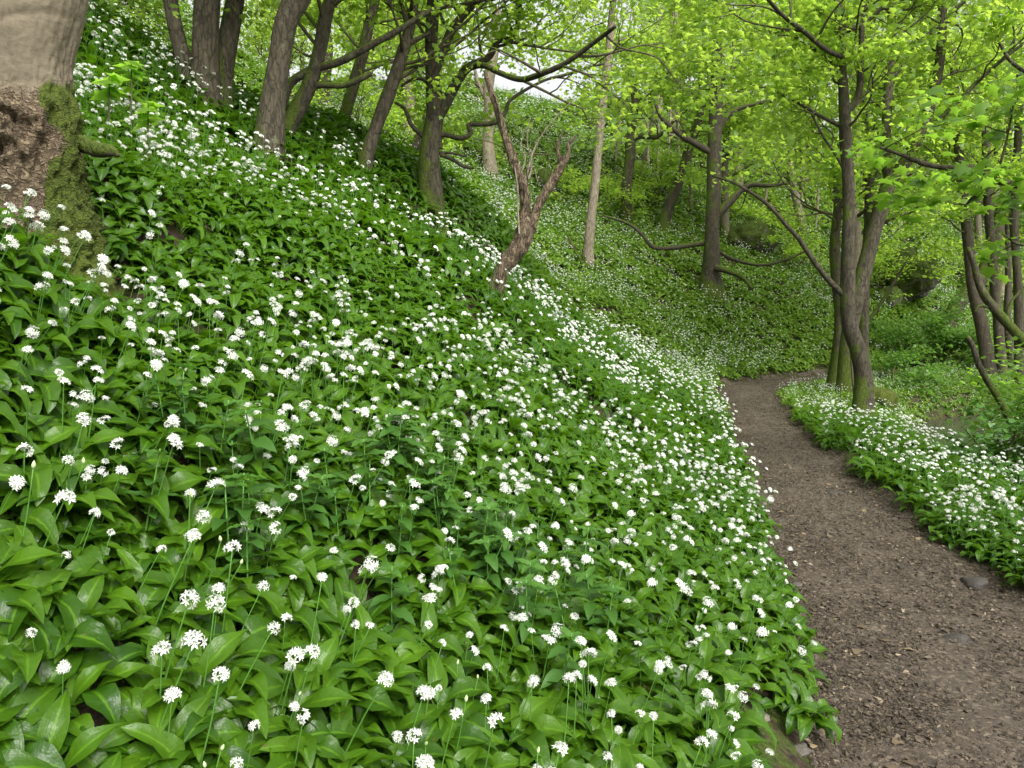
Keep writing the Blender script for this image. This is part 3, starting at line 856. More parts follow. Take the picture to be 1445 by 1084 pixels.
fbands = [far_band(62, -14, 16, 11, 13, 6, .85), far_band(85, -14, 18, 13, 19, 7, .85), far_band(50, -18, 24, 19, 29, 4, 1.0), far_band(18, -24, 34, 29, 46, 5, 1.5)]
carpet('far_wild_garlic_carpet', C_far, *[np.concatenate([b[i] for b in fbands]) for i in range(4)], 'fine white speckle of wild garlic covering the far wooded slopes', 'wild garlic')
print('plants', len(x), [len(b[0]) for b in bands], [len(b[0]) for b in fbands])

# ------------------------------------------------------------------ leaves of trees
def leaf_template(kind):
    if kind == 'lobed':    # five lobed sycamore leaf lying in XY, stalk end at the origin, tip along +X
        o = np.array([(0, 0), (.02, .18), (-.10, .42), (.22, .34), (.38, .60), (.55, .26), (1.0, 0), (.55, -.26), (.38, -.60), (.22, -.34), (-.10, -.42), (.02, -.18)])
        V = np.c_[o, -.18 * np.abs(o[:, 1]) - .12 * o[:, 0] ** 2]
        V = np.vstack([V, [.30, 0, .05]])
        T = np.array([(k, (k + 1) % 12, 12) for k in range(12)])
        return V, T[:, ::-1]
    if kind == 'five':     # coarse lobed leaf for the middle distance
        o = np.array([(0, 0), (-.05, .42), (.36, .55), (1.0, 0), (.36, -.55), (-.05, -.42)])
        V = np.c_[o, -.2 * np.abs(o[:, 1]) - .1 * o[:, 0]]
        T = np.array([(0, 2, 1), (0, 3, 2), (0, 4, 3), (0, 5, 4)])
        return V, T
    o = np.array([(0, 0, 0), (.45, .45, -.10), (1, 0, -.15), (.45, -.45, -.10)])
    return o, np.array([(0, 2, 1), (0, 3, 2)])
def leaf_cloud(name, pos, size, kind, mat, rs, tilt=.55, origin=None, yaw=None, droop=.25):
    T0, Tf = leaf_template(kind)
    n = len(pos)
    if n == 0: return None
    yaw = rs.uniform(0, 6.283, n) if yaw is None else yaw
    rx = rs.normal(0, tilt, n); ry = rs.normal(droop, tilt, n)
    sz = size * rs.uniform(.6, 1.25, n)
    V = T0[None] * sz[:, None, None]
    c, s = np.cos(rx)[:, None], np.sin(rx)[:, None]
    y_, z_ = V[..., 1] * c - V[..., 2] * s, V[..., 1] * s + V[..., 2] * c
    x_ = V[..., 0]
    c, s = np.cos(ry)[:, None], np.sin(ry)[:, None]
    x2, z2 = x_ * c + z_ * s, -x_ * s + z_ * c
    c, s = np.cos(yaw)[:, None], np.sin(yaw)[:, None]
    V = np.stack([x2 * c - y_ * s, x2 * s + y_ * c, z2], -1) + pos[:, None, :]
    V = V.reshape(-1, 3)
    if origin is not None: V = V - np.asarray(origin)
    Fc = (Tf[None] + (np.arange(n) * len(T0))[:, None, None]).reshape(-1, 3)
    return mk_mesh(name, V, Fc, mat, smooth=True, attr={'rnd': np.repeat(rs.uniform(size=n), len(T0))})

def grow(acc, anchors, p, d, L, r, lev, rs, upb=.12, flat=.5, minlev=0, nch=(3, 5), wig=.28):
    n = 5 if lev > 0 else 4
    pts = [np.array(p, float)]; dd = np.array(d, float)
    dd /= np.linalg.norm(dd)
    for k in range(n):
        j = rs.normal(0, wig, 3); j[2] *= .6
        dd = dd + j + np.array([0, 0, upb]); dd /= np.linalg.norm(dd)
        pts.append(pts[-1] + dd * L / n)
    pts = np.array(pts)
    rad = np.linspace(r, r * (.35 if lev > 0 else .25), n + 1)
    acc.add(*tube(pts, rad, 7 if lev > 1 else (5 if lev == 1 else 3), n=n * 2 + 1 if lev > 1 else (n + 1 if lev else 3), cap=False))
    if lev <= minlev:
        for k in range(1, n + 1):
            anchors.append(pts[k]); anchors.append((pts[k] + pts[k - 1]) / 2)
        return
    if lev == 1:
        anchors.append(pts[-1])
    m = rs.integers(nch[0], nch[1] + 1)
    for c in range(m):
        u = rs.uniform(.3, 1.0) if c else 1.0
        i = min(int(u * n), n - 1); q = pts[i] + (pts[i + 1] - pts[i]) * (u * n - i)
        t = pts[i + 1] - pts[i]; t /= np.linalg.norm(t)
        sd = rs.normal(0, 1, 3); sd[2] *= flat; sd -= t * sd.dot(t); sd /= np.linalg.norm(sd)
        a = rs.uniform(.5, 1.1)
        nd_ = t * math.cos(a) + sd * math.sin(a)
        grow(acc, anchors, q, nd_, L * rs.uniform(.5, .72), r * (1 - .55 * u) * .62, lev - 1, rs, upb, flat, minlev, nch, wig)

def spread(anchors, per, sig, rs, flat=.45):
    a = np.repeat(np.array(anchors), per, axis=0)
    o = rs.normal(0, sig, a.shape); o[:, 2] *= flat
    return a + o

def tri_count(): return sum(len(o.data.polygons) for o in bpy.data.objects if o.type == 'MESH')

ALLTREES = []
def px_line(pts, depth):
    return np.array([P(a[0], a[1], depth + (a[2] if len(a) > 2 else 0)) for a in pts])
def tree(base, line, widths, mat, label, name='sycamore_tree', cat='tree', group=None, limbs=(), depth=None, rough=.09, nseg=20, flare=(.55, .12, 3),
         grow_from=None, leafmat='tree_leaf', leafkind='five', leafsize=.072, per=4, sig=.13, lev=2, seed=0, glen=1.6, grad=.02, gup=.10, wk=.82):
    """base pixel on the ground; line = further pixels of the trunk's axis (px,py[,depth offset])"""
    rs = np.random.default_rng(1000 + seed)
    d = depth if depth is not None else ground_hit(*base, start=4.0, lift=.2)
    if d is None: d = 20.0
    pts = px_line([base] + list(line), d)
    o = pts[0].copy(); o[2] = float(hgt(o[0], o[1]))
    if depth is not None: pts[0] = o
    w = np.array(widths, float) * wk
    w = np.interp(np.linspace(0, 1, len(pts)), np.linspace(0, 1, len(w)), w)
    rad = w / 2 / F * d
    rad[1:] *= 1 + rs.uniform(-.07, .07, len(rad) - 1)
    pts[1:] += rs.normal(0, .12, (len(pts) - 1, 3)) * rad[1:, None]
    low = pts[0] + (pts[0] - pts[1]) / np.linalg.norm(pts[0] - pts[1]) * .3; low[2] = o[2] - .3
    root = link(name, None, loc=o, label=label, cat=cat, group=group)
    root.empty_display_size = .3
    a = Acc()
    a.add(*tube(np.vstack([low, pts]) - o, np.r_[rad[0] * 1.1, rad], nseg, rough, seed, n=max(34, len(pts) * 12), flare=flare))
    link('trunk', a.mesh('trunk', M[mat]), root)
    anchors = []; tw = Acc()
    lines = [(pts, rad)]
    for lb in limbs:
        lp = px_line(lb['pts'], d); lw = np.interp(np.linspace(0, 1, len(lp)), np.linspace(0, 1, len(lb['w'])), lb['w'])
        lr = lw / 2 / F * d
        b = Acc(); b.add(*tube(lp - o, lr, 9, .06, seed + 5, n=max(10, len(lp) * 5)))
        link('branch', b.mesh('branch', M[lb.get('mat', mat)]), root)
        if not lb.get('bare'):
            lines.append((lp, lr))
    gf = grow_from if grow_from is not None else [(0, .5, 1.0, 8)] + [(k, .25, 1.0, 5) for k in range(1, len(lines))]
    for (li, u0, u1, cnt) in gf:
        if li >= len(lines): continue
        lp, lr = lines[li]
        R_ = resample(np.c_[lp, lr], 60)
        for c in range(cnt):
            u = u0 + (u1 - u0) * (c + rs.uniform(.2, .8)) / cnt
            q = R_[int(u * 59)]
            t = R_[min(int(u * 59) + 1, 59)][:3] - R_[max(int(u * 59) - 1, 0)][:3]; t /= np.linalg.norm(t) + 1e-9
            sd_ = rs.normal(0, 1, 3); sd_[2] *= .35; sd_ -= t * sd_.dot(t); sd_ /= np.linalg.norm(sd_)
            dd = sd_ * .85 + t * .45
            grow(tw, anchors, q[:3], dd, glen * rs.uniform(.6, 1.2), max(min(grad, q[3] * .6), .004), lev, rs, gup)
    if anchors:
        link('twigs', tw.mesh('twigs', M['twig'], origin=o), root, kind='stuff')
        A_ = np.array(anchors)
        pos = spread(A_, per, sig, rs)
        me = leaf_cloud('crown', pos, leafsize, leafkind, M[leafmat], rs, origin=o)
        link('crown', me, root, kind='stuff')
    ALLTREES.append((name, round(d, 1), len(anchors) * per))
    return root

# ---- the row on the crest of the near slope (left)
def clump():
    d = 7.7
    o = P(287, 142, d); o[2] = float(hgt(o[0], o[1]))
    root = link('triple_stemmed_sycamore', None, loc=o, label='smooth grey sycamore with three stems rising from one base, near the top left corner', cat='tree')
    stems = [([(268, 150), (262, 100), (250, 50), (240, 0), (228, -90), (220, -200)], [26, 21, 20, 18, 14], 11, 'bark_grey'),
             ([(290, 152), (289, 100), (290, 50), (293, 0), (298, -90), (300, -230)], [44, 34, 34, 33, 26], 12, 'bark_grey'),
             ([(305, 150, .15), (316, 90, .2), (325, 40, .25), (332, 0, .3), (345, -90, .4), (352, -200, .5)], [34, 28, 26, 24, 18], 13, 'bark_dark')]
    tw = Acc(); anc = []; rs = np.random.default_rng(3)
    for pts, w, sd, mt in stems:
        p = px_line(pts, d); w = np.interp(np.linspace(0, 1, len(p)), np.linspace(0, 1, len(w)), w)
        p[0, 2] = min(p[0, 2], float(hgt(p[0, 0], p[0, 1])) - .15)
        a = Acc(); a.add(*tube(p - o, w / 2 / F * d, 18, .05, sd, n=50, flare=(.25, .25, 3)))
        link('stem', a.mesh('stem', M[mt]), root)
        for c in range(5):
            q = p[3] + (p[5] - p[3]) * (c + .5) / 5
            grow(tw, anc, q, np.array([rs.normal(), rs.normal(), .3]), 1.6, .02, 2, rs, .05)
    link('twigs', tw.mesh('twigs', M['twig'], origin=o), root, kind='stuff')
    link('crown', leaf_cloud('crown', spread(anc, 3, .16, rs), .07, 'lobed', M['tree_leaf'], rs, origin=o), root, kind='stuff')
clump()

tree((378, 205), [(384, 150), (396, 90), (404, 40), (414, 0), (428, -60), (438, -160)], [56, 42, 36, 36, 34, 26], 'bark_grey', 'thick smooth grey sycamore with mossy foot, second tree from the old trunk',
     seed=2, depth=7.3, limbs=[dict(pts=[(412, 20), (432, -10), (452, -60)], w=[26, 20, 16])], grow_from=[(0, .7, 1, 5), (1, .5, 1, 4)], per=3, glen=1.8)
tree((398, 212), [(412, 165), (436, 120), (452, 70), (462, 25), (470, -20), (478, -120)], [34, 27, 22, 20, 16], 'bark_dark', 'dark leaning sycamore close behind the thick grey one, with a long low branch reaching right',
     seed=3, depth=8.0, limbs=[dict(pts=[(398, 150), (410, 118), (440, 99), (480, 87), (520, 66), (560, 44), (600, 20), (630, 6), (650, -12)], w=[13, 12, 11, 10, 9, 8, 7, 5], bare=True),
                    dict(pts=[(430, 122), (455, 120), (482, 121), (505, 113), (524, 104)], w=[12, 9, 8, 9, 7], bare=True)],
     grow_from=[(0, .4, 1, 10)], per=5, glen=1.9, leafsize=.065)
tree((472, 200), [(486, 165), (500, 118), (510, 80), (520, 40), (529, 0), (536, -60)], [26, 22, 20, 17, 15], 'bark_moss', 'slim mossy sycamore between the dark leaning tree and the smooth brown stem',
     seed=4, depth=11.0, grow_from=[(0, .35, 1, 11)], per=5, glen=2.0, leafsize=.07)
tree((517, 222), [(530, 180), (548, 135), (562, 95), (572, 55), (583, 20), (592, -40)], [26, 23, 22, 20, 16, 13], 'bark_grey', 'smooth brown sycamore stem leaning right, just left of the dark many-branched tree',
     seed=5, limbs=[dict(pts=[(572, 64), (590, 55), (606, 46)], w=[9, 7, 5], bare=True), dict(pts=[(562, 100), (580, 95), (603, 90)], w=[5, 4, 3])], grow_from=[(0, .4, 1, 8), (1, .3, 1, 3)], per=3, glen=1.8, leafsize=.065)
def T(*a, **k): return tree(*a, **k)
T((608, 276), [(607, 215), (612, 160), (612, 105), (608, 55), (611, 0), (616, -70)], [42, 32, 28, 23, 21, 18], 'bark_dark', 'dark mossy tree with many crooked low branches, on the crest left of the dead tree',
     seed=6, name='crooked_branched_tree', limbs=[
     dict(pts=[(612, 175), (628, 148), (645, 115), (662, 95), (690, 80), (702, 58), (725, 52), (731, 25), (728, -10)], w=[17, 16, 14, 12, 10, 9, 8, 7, 5]),
     dict(pts=[(614, 98), (625, 72), (637, 45), (655, 20), (683, -8)], w=[15, 14, 13, 11, 9]),
     dict(pts=[(655, 98, -.2), (680, 92, -.5), (705, 103, -.9), (735, 112, -1.1), (765, 104, -1.4), (800, 88, -1.6), (845, 55, -1.8), (868, 38, -2)], w=[10, 8, 7, 7, 7, 6, 5, 4]),
     dict(pts=[(620, 210), (622, 190), (650, 195), (665, 188), (662, 176), (695, 174), (712, 160), (722, 140), (765, 115), (800, 105), (850, 90)], w=[9, 8, 7, 7, 7, 7, 6, 5, 4, 4, 3]),
     dict(pts=[(606, 200), (595, 190), (580, 176), (572, 155), (558, 145)], w=[8, 7, 6, 5, 4], bare=True),
     dict(pts=[(622, 218), (640, 226), (655, 235), (668, 237)], w=[6, 5, 5, 4], bare=True),
     dict(pts=[(616, 216), (636, 216), (658, 221)], w=[5, 4, 3], bare=True),
     dict(pts=[(612, 122), (596, 112), (580, 113), (566, 122)], w=[7, 5, 4, 3], bare=True)],
     grow_from=[(0, .6, 1, 6), (1, .45, 1, 6), (2, .4, 1, 4), (3, .45, 1, 5), (4, .6, 1, 3)], per=2, glen=1.0, leafsize=.055, leafkind='lobed')
T((556, 252), [(575, 225), (590, 200), (606, 170)], [22, 20, 18, 14], 'bark_moss', 'short leaning mossy trunk behind the foot of the dark many-branched tree', name='leaning_tree', seed=7, depth=13.0, grow_from=[])
T((692, 238), [(688, 200), (691, 160), (690, 120), (696, 70), (700, 10)], [26, 18, 17, 17, 14], 'bark_pale', 'pale grey trunk seen behind the upper arm of the dead twisted tree', seed=8, limbs=[dict(pts=[(692, 150), (676, 120), (668, 90)], w=[8, 6, 4])],
     grow_from=[(0, .6, 1, 5), (1, .3, 1, 2)], glen=2.0, per=2, leafsize=.11, sig=.2)
T((830, 368), [(833, 320), (838, 270), (844, 215), (850, 160), (856, 105), (861, 60), (866, 0), (870, -60)], [19, 17, 15, 14, 12, 10], 'bark_pale', 'slender straight pale trunk standing alone right of the dead twisted tree', name='slender_tree', seed=9,
     limbs=[dict(pts=[(861, 70), (872, 58), (890, 52)], w=[4, 3, 2])], grow_from=[(0, .8, 1, 6)], glen=1.2, per=3)
T((886, 308), [(885, 275), (888, 240), (891, 215), (889, 190), (893, 165)], [22, 18, 17, 17, 15], 'bark_moss', 'stout mossy tree with forked limb on the far slope, right of the slender trunk', seed=10,
     limbs=[dict(pts=[(888, 200), (905, 192), (925, 194), (938, 185), (950, 172)], w=[9, 7, 6, 5, 4]), dict(pts=[(892, 175), (896, 140), (888, 100), (880, 60)], w=[13, 11, 9, 7])],
     grow_from=[(0, .85, 1, 3), (1, .4, 1, 5), (2, .2, 1, 8)], glen=2.3, per=4, leafsize=.10, sig=.2)
T((936, 318), [(946, 290), (956, 262), (964, 235), (974, 205), (986, 170), (996, 130)], [20, 17, 17, 16, 14, 11], 'bark_dark', 'dark trunk leaning right on the far slope, beside the stout mossy tree', seed=12, grow_from=[(0, .55, 1, 9)], glen=2.3, per=4, leafsize=.10, sig=.2)
T((1002, 410), [(1003, 370), (1006, 320), (1008, 272), (1010, 215), (1011, 150), (1012, 90), (1010, 20), (1009, -60)], [40, 27, 25, 24, 20, 18, 14], 'bark_dark', 'large tree with long drooping side branches in the middle of the far slope', seed=13, name='spreading_sycamore',
     limbs=[dict(pts=[(1000, 342), (975, 346), (950, 350), (922, 349), (905, 330), (885, 315), (850, 304)], w=[8, 7, 6, 5, 4, 3], bare=True),
            dict(pts=[(1010, 378, -.3), (1030, 384, -.5), (1048, 392, -.8), (1062, 408, -1)], w=[9, 7, 6, 5], bare=True),
            dict(pts=[(1010, 352), (1035, 366), (1075, 374), (1110, 366), (1135, 355)], w=[6, 5, 4, 3], bare=True),
            dict(pts=[(1010, 305), (1030, 285), (1055, 262), (1085, 262), (1110, 258)], w=[14, 11, 8, 6, 4]),
            dict(pts=[(1008, 218), (985, 205), (960, 190), (935, 168), (925, 148)], w=[10, 9, 8, 6, 4]),
            dict(pts=[(1011, 185), (1030, 160), (1060, 148), (1100, 140), (1130, 132)], w=[10, 8, 6, 5, 4]),
            dict(pts=[(1011, 120), (1040, 90), (1070, 60), (1100, 30)], w=[10, 9, 7, 5])],
     grow_from=[(0, .45, 1, 8), (4, .2, 1, 5), (5, .3, 1, 5), (6, .2, 1, 5), (7, .2, 1, 5), (1, .3, 1, 4)], glen=1.9, per=2, leafsize=.09, sig=.17)

# ---- right of the path
T((1218, 572), [(1217, 530), (1208, 490), (1199, 450), (1197, 400), (1196, 340), (1197, 280), (1192, 200), (1188, 140), (1185, 80), (1182, 10), (1180, -60)], [33, 27, 24, 21, 18, 15, 12], 'bark_dark',
  'mossy sycamore with gently bent trunk rising from flowers right of the path', seed=14, name='bent_sycamore',
  limbs=[dict(pts=[(1192, 418), (1170, 396), (1148, 368), (1128, 338), (1110, 318), (1085, 290), (1060, 272), (1035, 258), (1005, 248)], w=[9, 8, 7, 6, 5, 4, 3], bare=True),
         dict(pts=[(1188, 80, -.3), (1165, 70, -.8), (1135, 45, -1.3), (1105, 22, -1.6), (1080, -5, -2)], w=[7, 6, 5, 4]),
         dict(pts=[(1190, 105), (1170, 85), (1120, 50), (1100, 40)], w=[6, 5, 4, 3]),
         dict(pts=[(1189, 45), (1215, 35), (1240, 15), (1262, -10)], w=[9, 7, 6, 5]),
         dict(pts=[(1194, 160), (1212, 130), (1215, 70), (1220, -10)], w=[10, 9, 8, 7]),
         dict(pts=[(1192, 180), (1160, 165), (1120, 142), (1085, 125)], w=[7, 5, 4, 3]),
         dict(pts=[(1197, 250), (1180, 220), (1160, 190), (1145, 160)], w=[5, 4, 3, 3])],
  grow_from=[(0, .55, 1, 8), (1, .35, 1, 5), (2, .3, 1, 4), (3, .3, 1, 4), (4, .3, 1, 6), (5, .3, 1, 5), (6, .4, 1, 3)], glen=1.1, per=2, leafsize=.08, leafkind='lobed', sig=.13)
T((1178, 528), [(1184, 480), (1188, 440), (1181, 390), (1179, 340), (1182, 290), (1180, 220)], [30, 24, 22, 19, 18, 16, 13], 'bark_moss', 'pale trunk with bright moss partly hidden behind the bent sycamore', seed=15, depth=15.5,
  grow_from=[(0, .6, 1, 8)], glen=1.8, per=3, leafsize=.09, sig=.16)
T((1192, 522), [(1200, 480), (1207, 430), (1222, 370), (1236, 320), (1250, 275), (1258, 250)], [30, 28, 26, 24, 24, 22], 'bark_moss', 'mossy forked sycamore leaning right behind the bent one', seed=16, depth=14.5, name='forked_sycamore',
  limbs=[dict(pts=[(1256, 256), (1250, 220), (1252, 150), (1256, 90), (1258, 30), (1258, -40)], w=[15, 13, 12, 11, 10]),
         dict(pts=[(1258, 255), (1280, 225), (1302, 180), (1318, 130), (1327, 80), (1330, 20), (1332, -40)], w=[18, 17, 15, 13, 12, 10]),
         dict(pts=[(1302, 190), (1340, 155), (1385, 110), (1420, 80), (1460, 50)], w=[8, 7, 6, 5, 4]),
         dict(pts=[(1255, 115), (1290, 70), (1330, 30), (1380, -15)], w=[8, 7, 6, 5])],
  grow_from=[(1, .3, 1, 7), (2, .4, 1, 7), (3, .3, 1, 6), (4, .3, 1, 5)], glen=1.5, per=2, leafsize=.09, sig=.15)
T((1222, 470), [(1221, 400), (1225, 330), (1228, 260), (1222, 190), (1216, 120), (1212, 40)], [16, 15, 14, 12, 11], 'bark_dark', 'straight dark stem seen between the bent and the forked sycamore', seed=17, depth=17.0, grow_from=[(0, .5, 1, 8)], glen=1.8, per=3, leafsize=.09, sig=.17)
T((1400, 508), [(1390, 470), (1376, 420), (1368, 370), (1362, 310), (1355, 240), (1350, 160), (1345, 60)], [24, 20, 18, 16, 14, 12], 'bark_grey', 'grey trunk leaning left, leftmost of the group of stems at the right edge', seed=18, depth=17.5, group=None, grow_from=[(0, .45, 1, 9)], glen=1.8, per=3, leafsize=.09, sig=.17)
T((1416, 498), [(1408, 450), (1402, 390), (1397, 320), (1392, 250), (1390, 150), (1388, 50)], [18, 15, 14, 12, 11], 'bark_grey', 'second stem from the left in the group of stems at the right edge', seed=19, depth=18.5, grow_from=[(0, .45, 1, 8)], glen=1.8, per=3, leafsize=.09, sig=.17)
T((1430, 490), [(1422, 450), (1424, 400), (1422, 320), (1424, 240), (1426, 120)], [13, 11, 10, 9], 'bark_grey', 'thin straight stem, third in the group of stems at the right edge', seed=20, depth=20, grow_from=[(0, .5, 1, 6)], glen=1.8, per=3, leafsize=.09, sig=.17)
T((1445, 478), [(1438, 440), (1434, 370), (1431, 300), (1436, 200), (1440, 100)], [17, 14, 13, 12], 'bark_dark', 'dark stem at the very right edge, last of the group of stems', seed=21, depth=17.0, grow_from=[(0, .5, 1, 6)], glen=1.8, per=3, leafsize=.09, sig=.17)
T((1325, 466), [(1345, 440), (1368, 410), (1388, 385), (1402, 350), (1410, 310), (1424, 260), (1440, 200)], [26, 26, 24, 22, 18, 14], 'bark_moss', 'thick mossy trunk leaning far over to the right beyond the stream', seed=22, name='leaning_mossy_tree', grow_from=[(0, .6, 1, 7)], glen=2.3, per=4, leafsize=.10, sig=.2, depth=23)

# off-frame tree whose bough hangs in from the right, with large near leaves
def bough():
    d = 6.6
    o = P(1600, 700, d); o[2] = float(hgt(o[0], o[1]))
    root = link('overhanging_sycamore', None, loc=o, label='sycamore outside the right edge whose dark bough with big leaves hangs into view', cat='tree')
    p = np.array([o - [0, 0, .2], P(1595, 500, d), P(1590, 300, d), P(1600, 100, d), P(1600, -100, d)])
    a = Acc(); a.add(*tube(p - o, np.array([.16, .13, .12, .10, .08]), 14, .05, 4, n=40, flare=(.4, .2, 3)))
    link('trunk', a.mesh('trunk', M['bark_moss']), root)
    rs = np.random.default_rng(12)
    tw = Acc(); anc = []
    for k, (pts, w) in enumerate([([(1592, 300), (1530, 275), (1470, 263), (1420, 258), (1395, 250), (1370, 236), (1330, 236), (1300, 230), (1270, 218), (1242, 208)], [17, 13, 11, 10, 9, 8, 7, 5, 4]),
                    ([(1395, 252), (1390, 268), (1372, 280), (1362, 292)], [6, 6, 5, 4]),
                    ([(1598, 160), (1540, 150), (1480, 120), (1430, 90), (1410, 60)], [12, 9, 7, 5, 4]),
                    ([(1592, 330), (1530, 350), (1480, 340), (1440, 345), (1415, 330)], [10, 8, 6, 4, 3]),
                    ([(1412, 230), (1421, 195), (1430, 150)], [4, 3, 2])]):
        q = px_line(pts, d); w = np.interp(np.linspace(0, 1, len(q)), np.linspace(0, 1, len(w)), w)
        b = Acc(); b.add(*tube(q - o, w / 2 / F * d, 8, .05, k, n=40))
        link('bough', b.mesh('bough', M['bark_dark']), root)
        Rr = resample(np.c_[q, w / 2 / F * d], 60)
        for c in range([8, 2, 6, 3, 2][k]):
            u = rs.uniform(.3, 1); z_ = Rr[int(u * 59)]
            grow(tw, anc, z_[:3], np.array([rs.normal() - .2, rs.normal(), rs.uniform(-.2, .5)]), rs.uniform(.25, .6), .006, 1, rs, .02)
    link('twigs', tw.mesh('twigs', M['twig'], origin=o), root, kind='stuff')
    link('crown', leaf_cloud('crown', spread(anc, 1, .09, rs, .5), .115, 'lobed', M['tree_leaf_near'], rs, tilt=.35, origin=o), root, kind='stuff')
bough()

# ---- the dead twisted tree
def dead_tree():
    d = ground_hit(697, 424, 4.0)
    if d is None or d > 8: d = 6.5
    o = P(697, 424, d); o[2] = float(hgt(o[0], o[1]))
    root = link('dead_tree', None, loc=o, label='dead twisted forked tree with stripped brown bark standing in the flowers', cat='dead tree')
    def part(name, pts, w, rough=.10, nseg=14, seed=0, freq=9.0, n=50, fl=None, mat='dead_wood'):
        q = px_line(pts, d); w = np.interp(np.linspace(0, 1, len(q)), np.linspace(0, 1, len(w)), w)
        a = Acc(); a.add(*tube(q - o, w * (.86 if name != 'trunk' else .92) / 2 / F * d, nseg, rough, seed, n=n, freq=freq, flare=fl))
        return link(name, a.mesh(name, M[mat]), root)
    part('trunk', [(694, 436), (700, 405), (709, 380), (722, 362), (735, 345), (741, 325), (742, 308)], [27, 25, 24, 26, 28, 27, 20], .16, 28, 1, 8, 110, (.12, .2, 3))
    part('fork', [(740, 330), (739, 308), (741, 285), (738, 262), (730, 240), (720, 215), (711, 188), (704, 160), (694, 132), (684, 100)], [20, 16, 15, 17, 15, 13, 11, 10, 9, 6], .20, 18, 2, 8, 110)
    part('fork', [(745, 332), (754, 308), (762, 285), (774, 265), (784, 248), (792, 236), (796, 222)], [17, 15, 15, 14, 15, 14, 13], .22, 18, 3, 8, 90)
    part('broken_tip', [(793, 232), (788, 218), (787, 206), (792, 190)], [9, 6, 5, 3], .2, 9, 4)
    part('broken_tip', [(797, 230), (802, 216), (802, 204), (808, 198), (815, 188)], [9, 7, 7, 4, 2], .2, 9, 5)
    # thick climbing stems wound round the left arm and dead side shoots
    for k in range(3):
        pts = []
        for u in np.linspace(0, 1, 22):
            c = resample(np.array([(739, 308, 0), (741, 285, 0), (738, 262, 0), (730, 240, 0), (720, 215, 0), (711, 188, 0), (704, 160, 0), (694, 132, 0)], float), 22)[int(u * 21)]
            ph = u * 3.5 + k * 2.1
            pts.append((c[0] + 7 * math.cos(ph) * (1 - .4 * u), c[1], .045 * math.sin(ph)))
        part('climbing_stem', pts, [4.5, 3.5, 2.5], .08, 7, 10 + k, n=80)
    part('climbing_stem', [(733, 330, -.06), (731, 300, -.05), (730, 262, -.04), (726, 235, -.05)], [4, 3, 3, 2], .05, 6, 20, mat='bark_pale')
    for k, (pts, w) in enumerate([([(738, 262), (745, 240), (752, 215), (765, 190), (785, 165), (810, 140)], [5, 4, 3, 2, 1.5]), ([(740, 262), (748, 246), (750, 228), (744, 200), (748, 165)], [4, 3, 2, 1.5]),
                                  ([(733, 250), (741, 225), (735, 205), (742, 180)], [3, 2.5, 2, 1.5]), ([(745, 255, -.1), (743, 240, -.2), (752, 236, -.2), (760, 262, -.1)], [3, 2.5, 2]),
                                  ([(722, 216), (745, 217), (775, 218), (790, 217)], [2.2, 2, 2]), ([(722, 216), (705, 206), (690, 200), (672, 196)], [2.2, 2, 1.6])]):
        part('dead_shoot', pts, w, .04, 5, 30 + k, n=24, mat='bark_pale' if k < 4 else 'twig')
dead_tree()

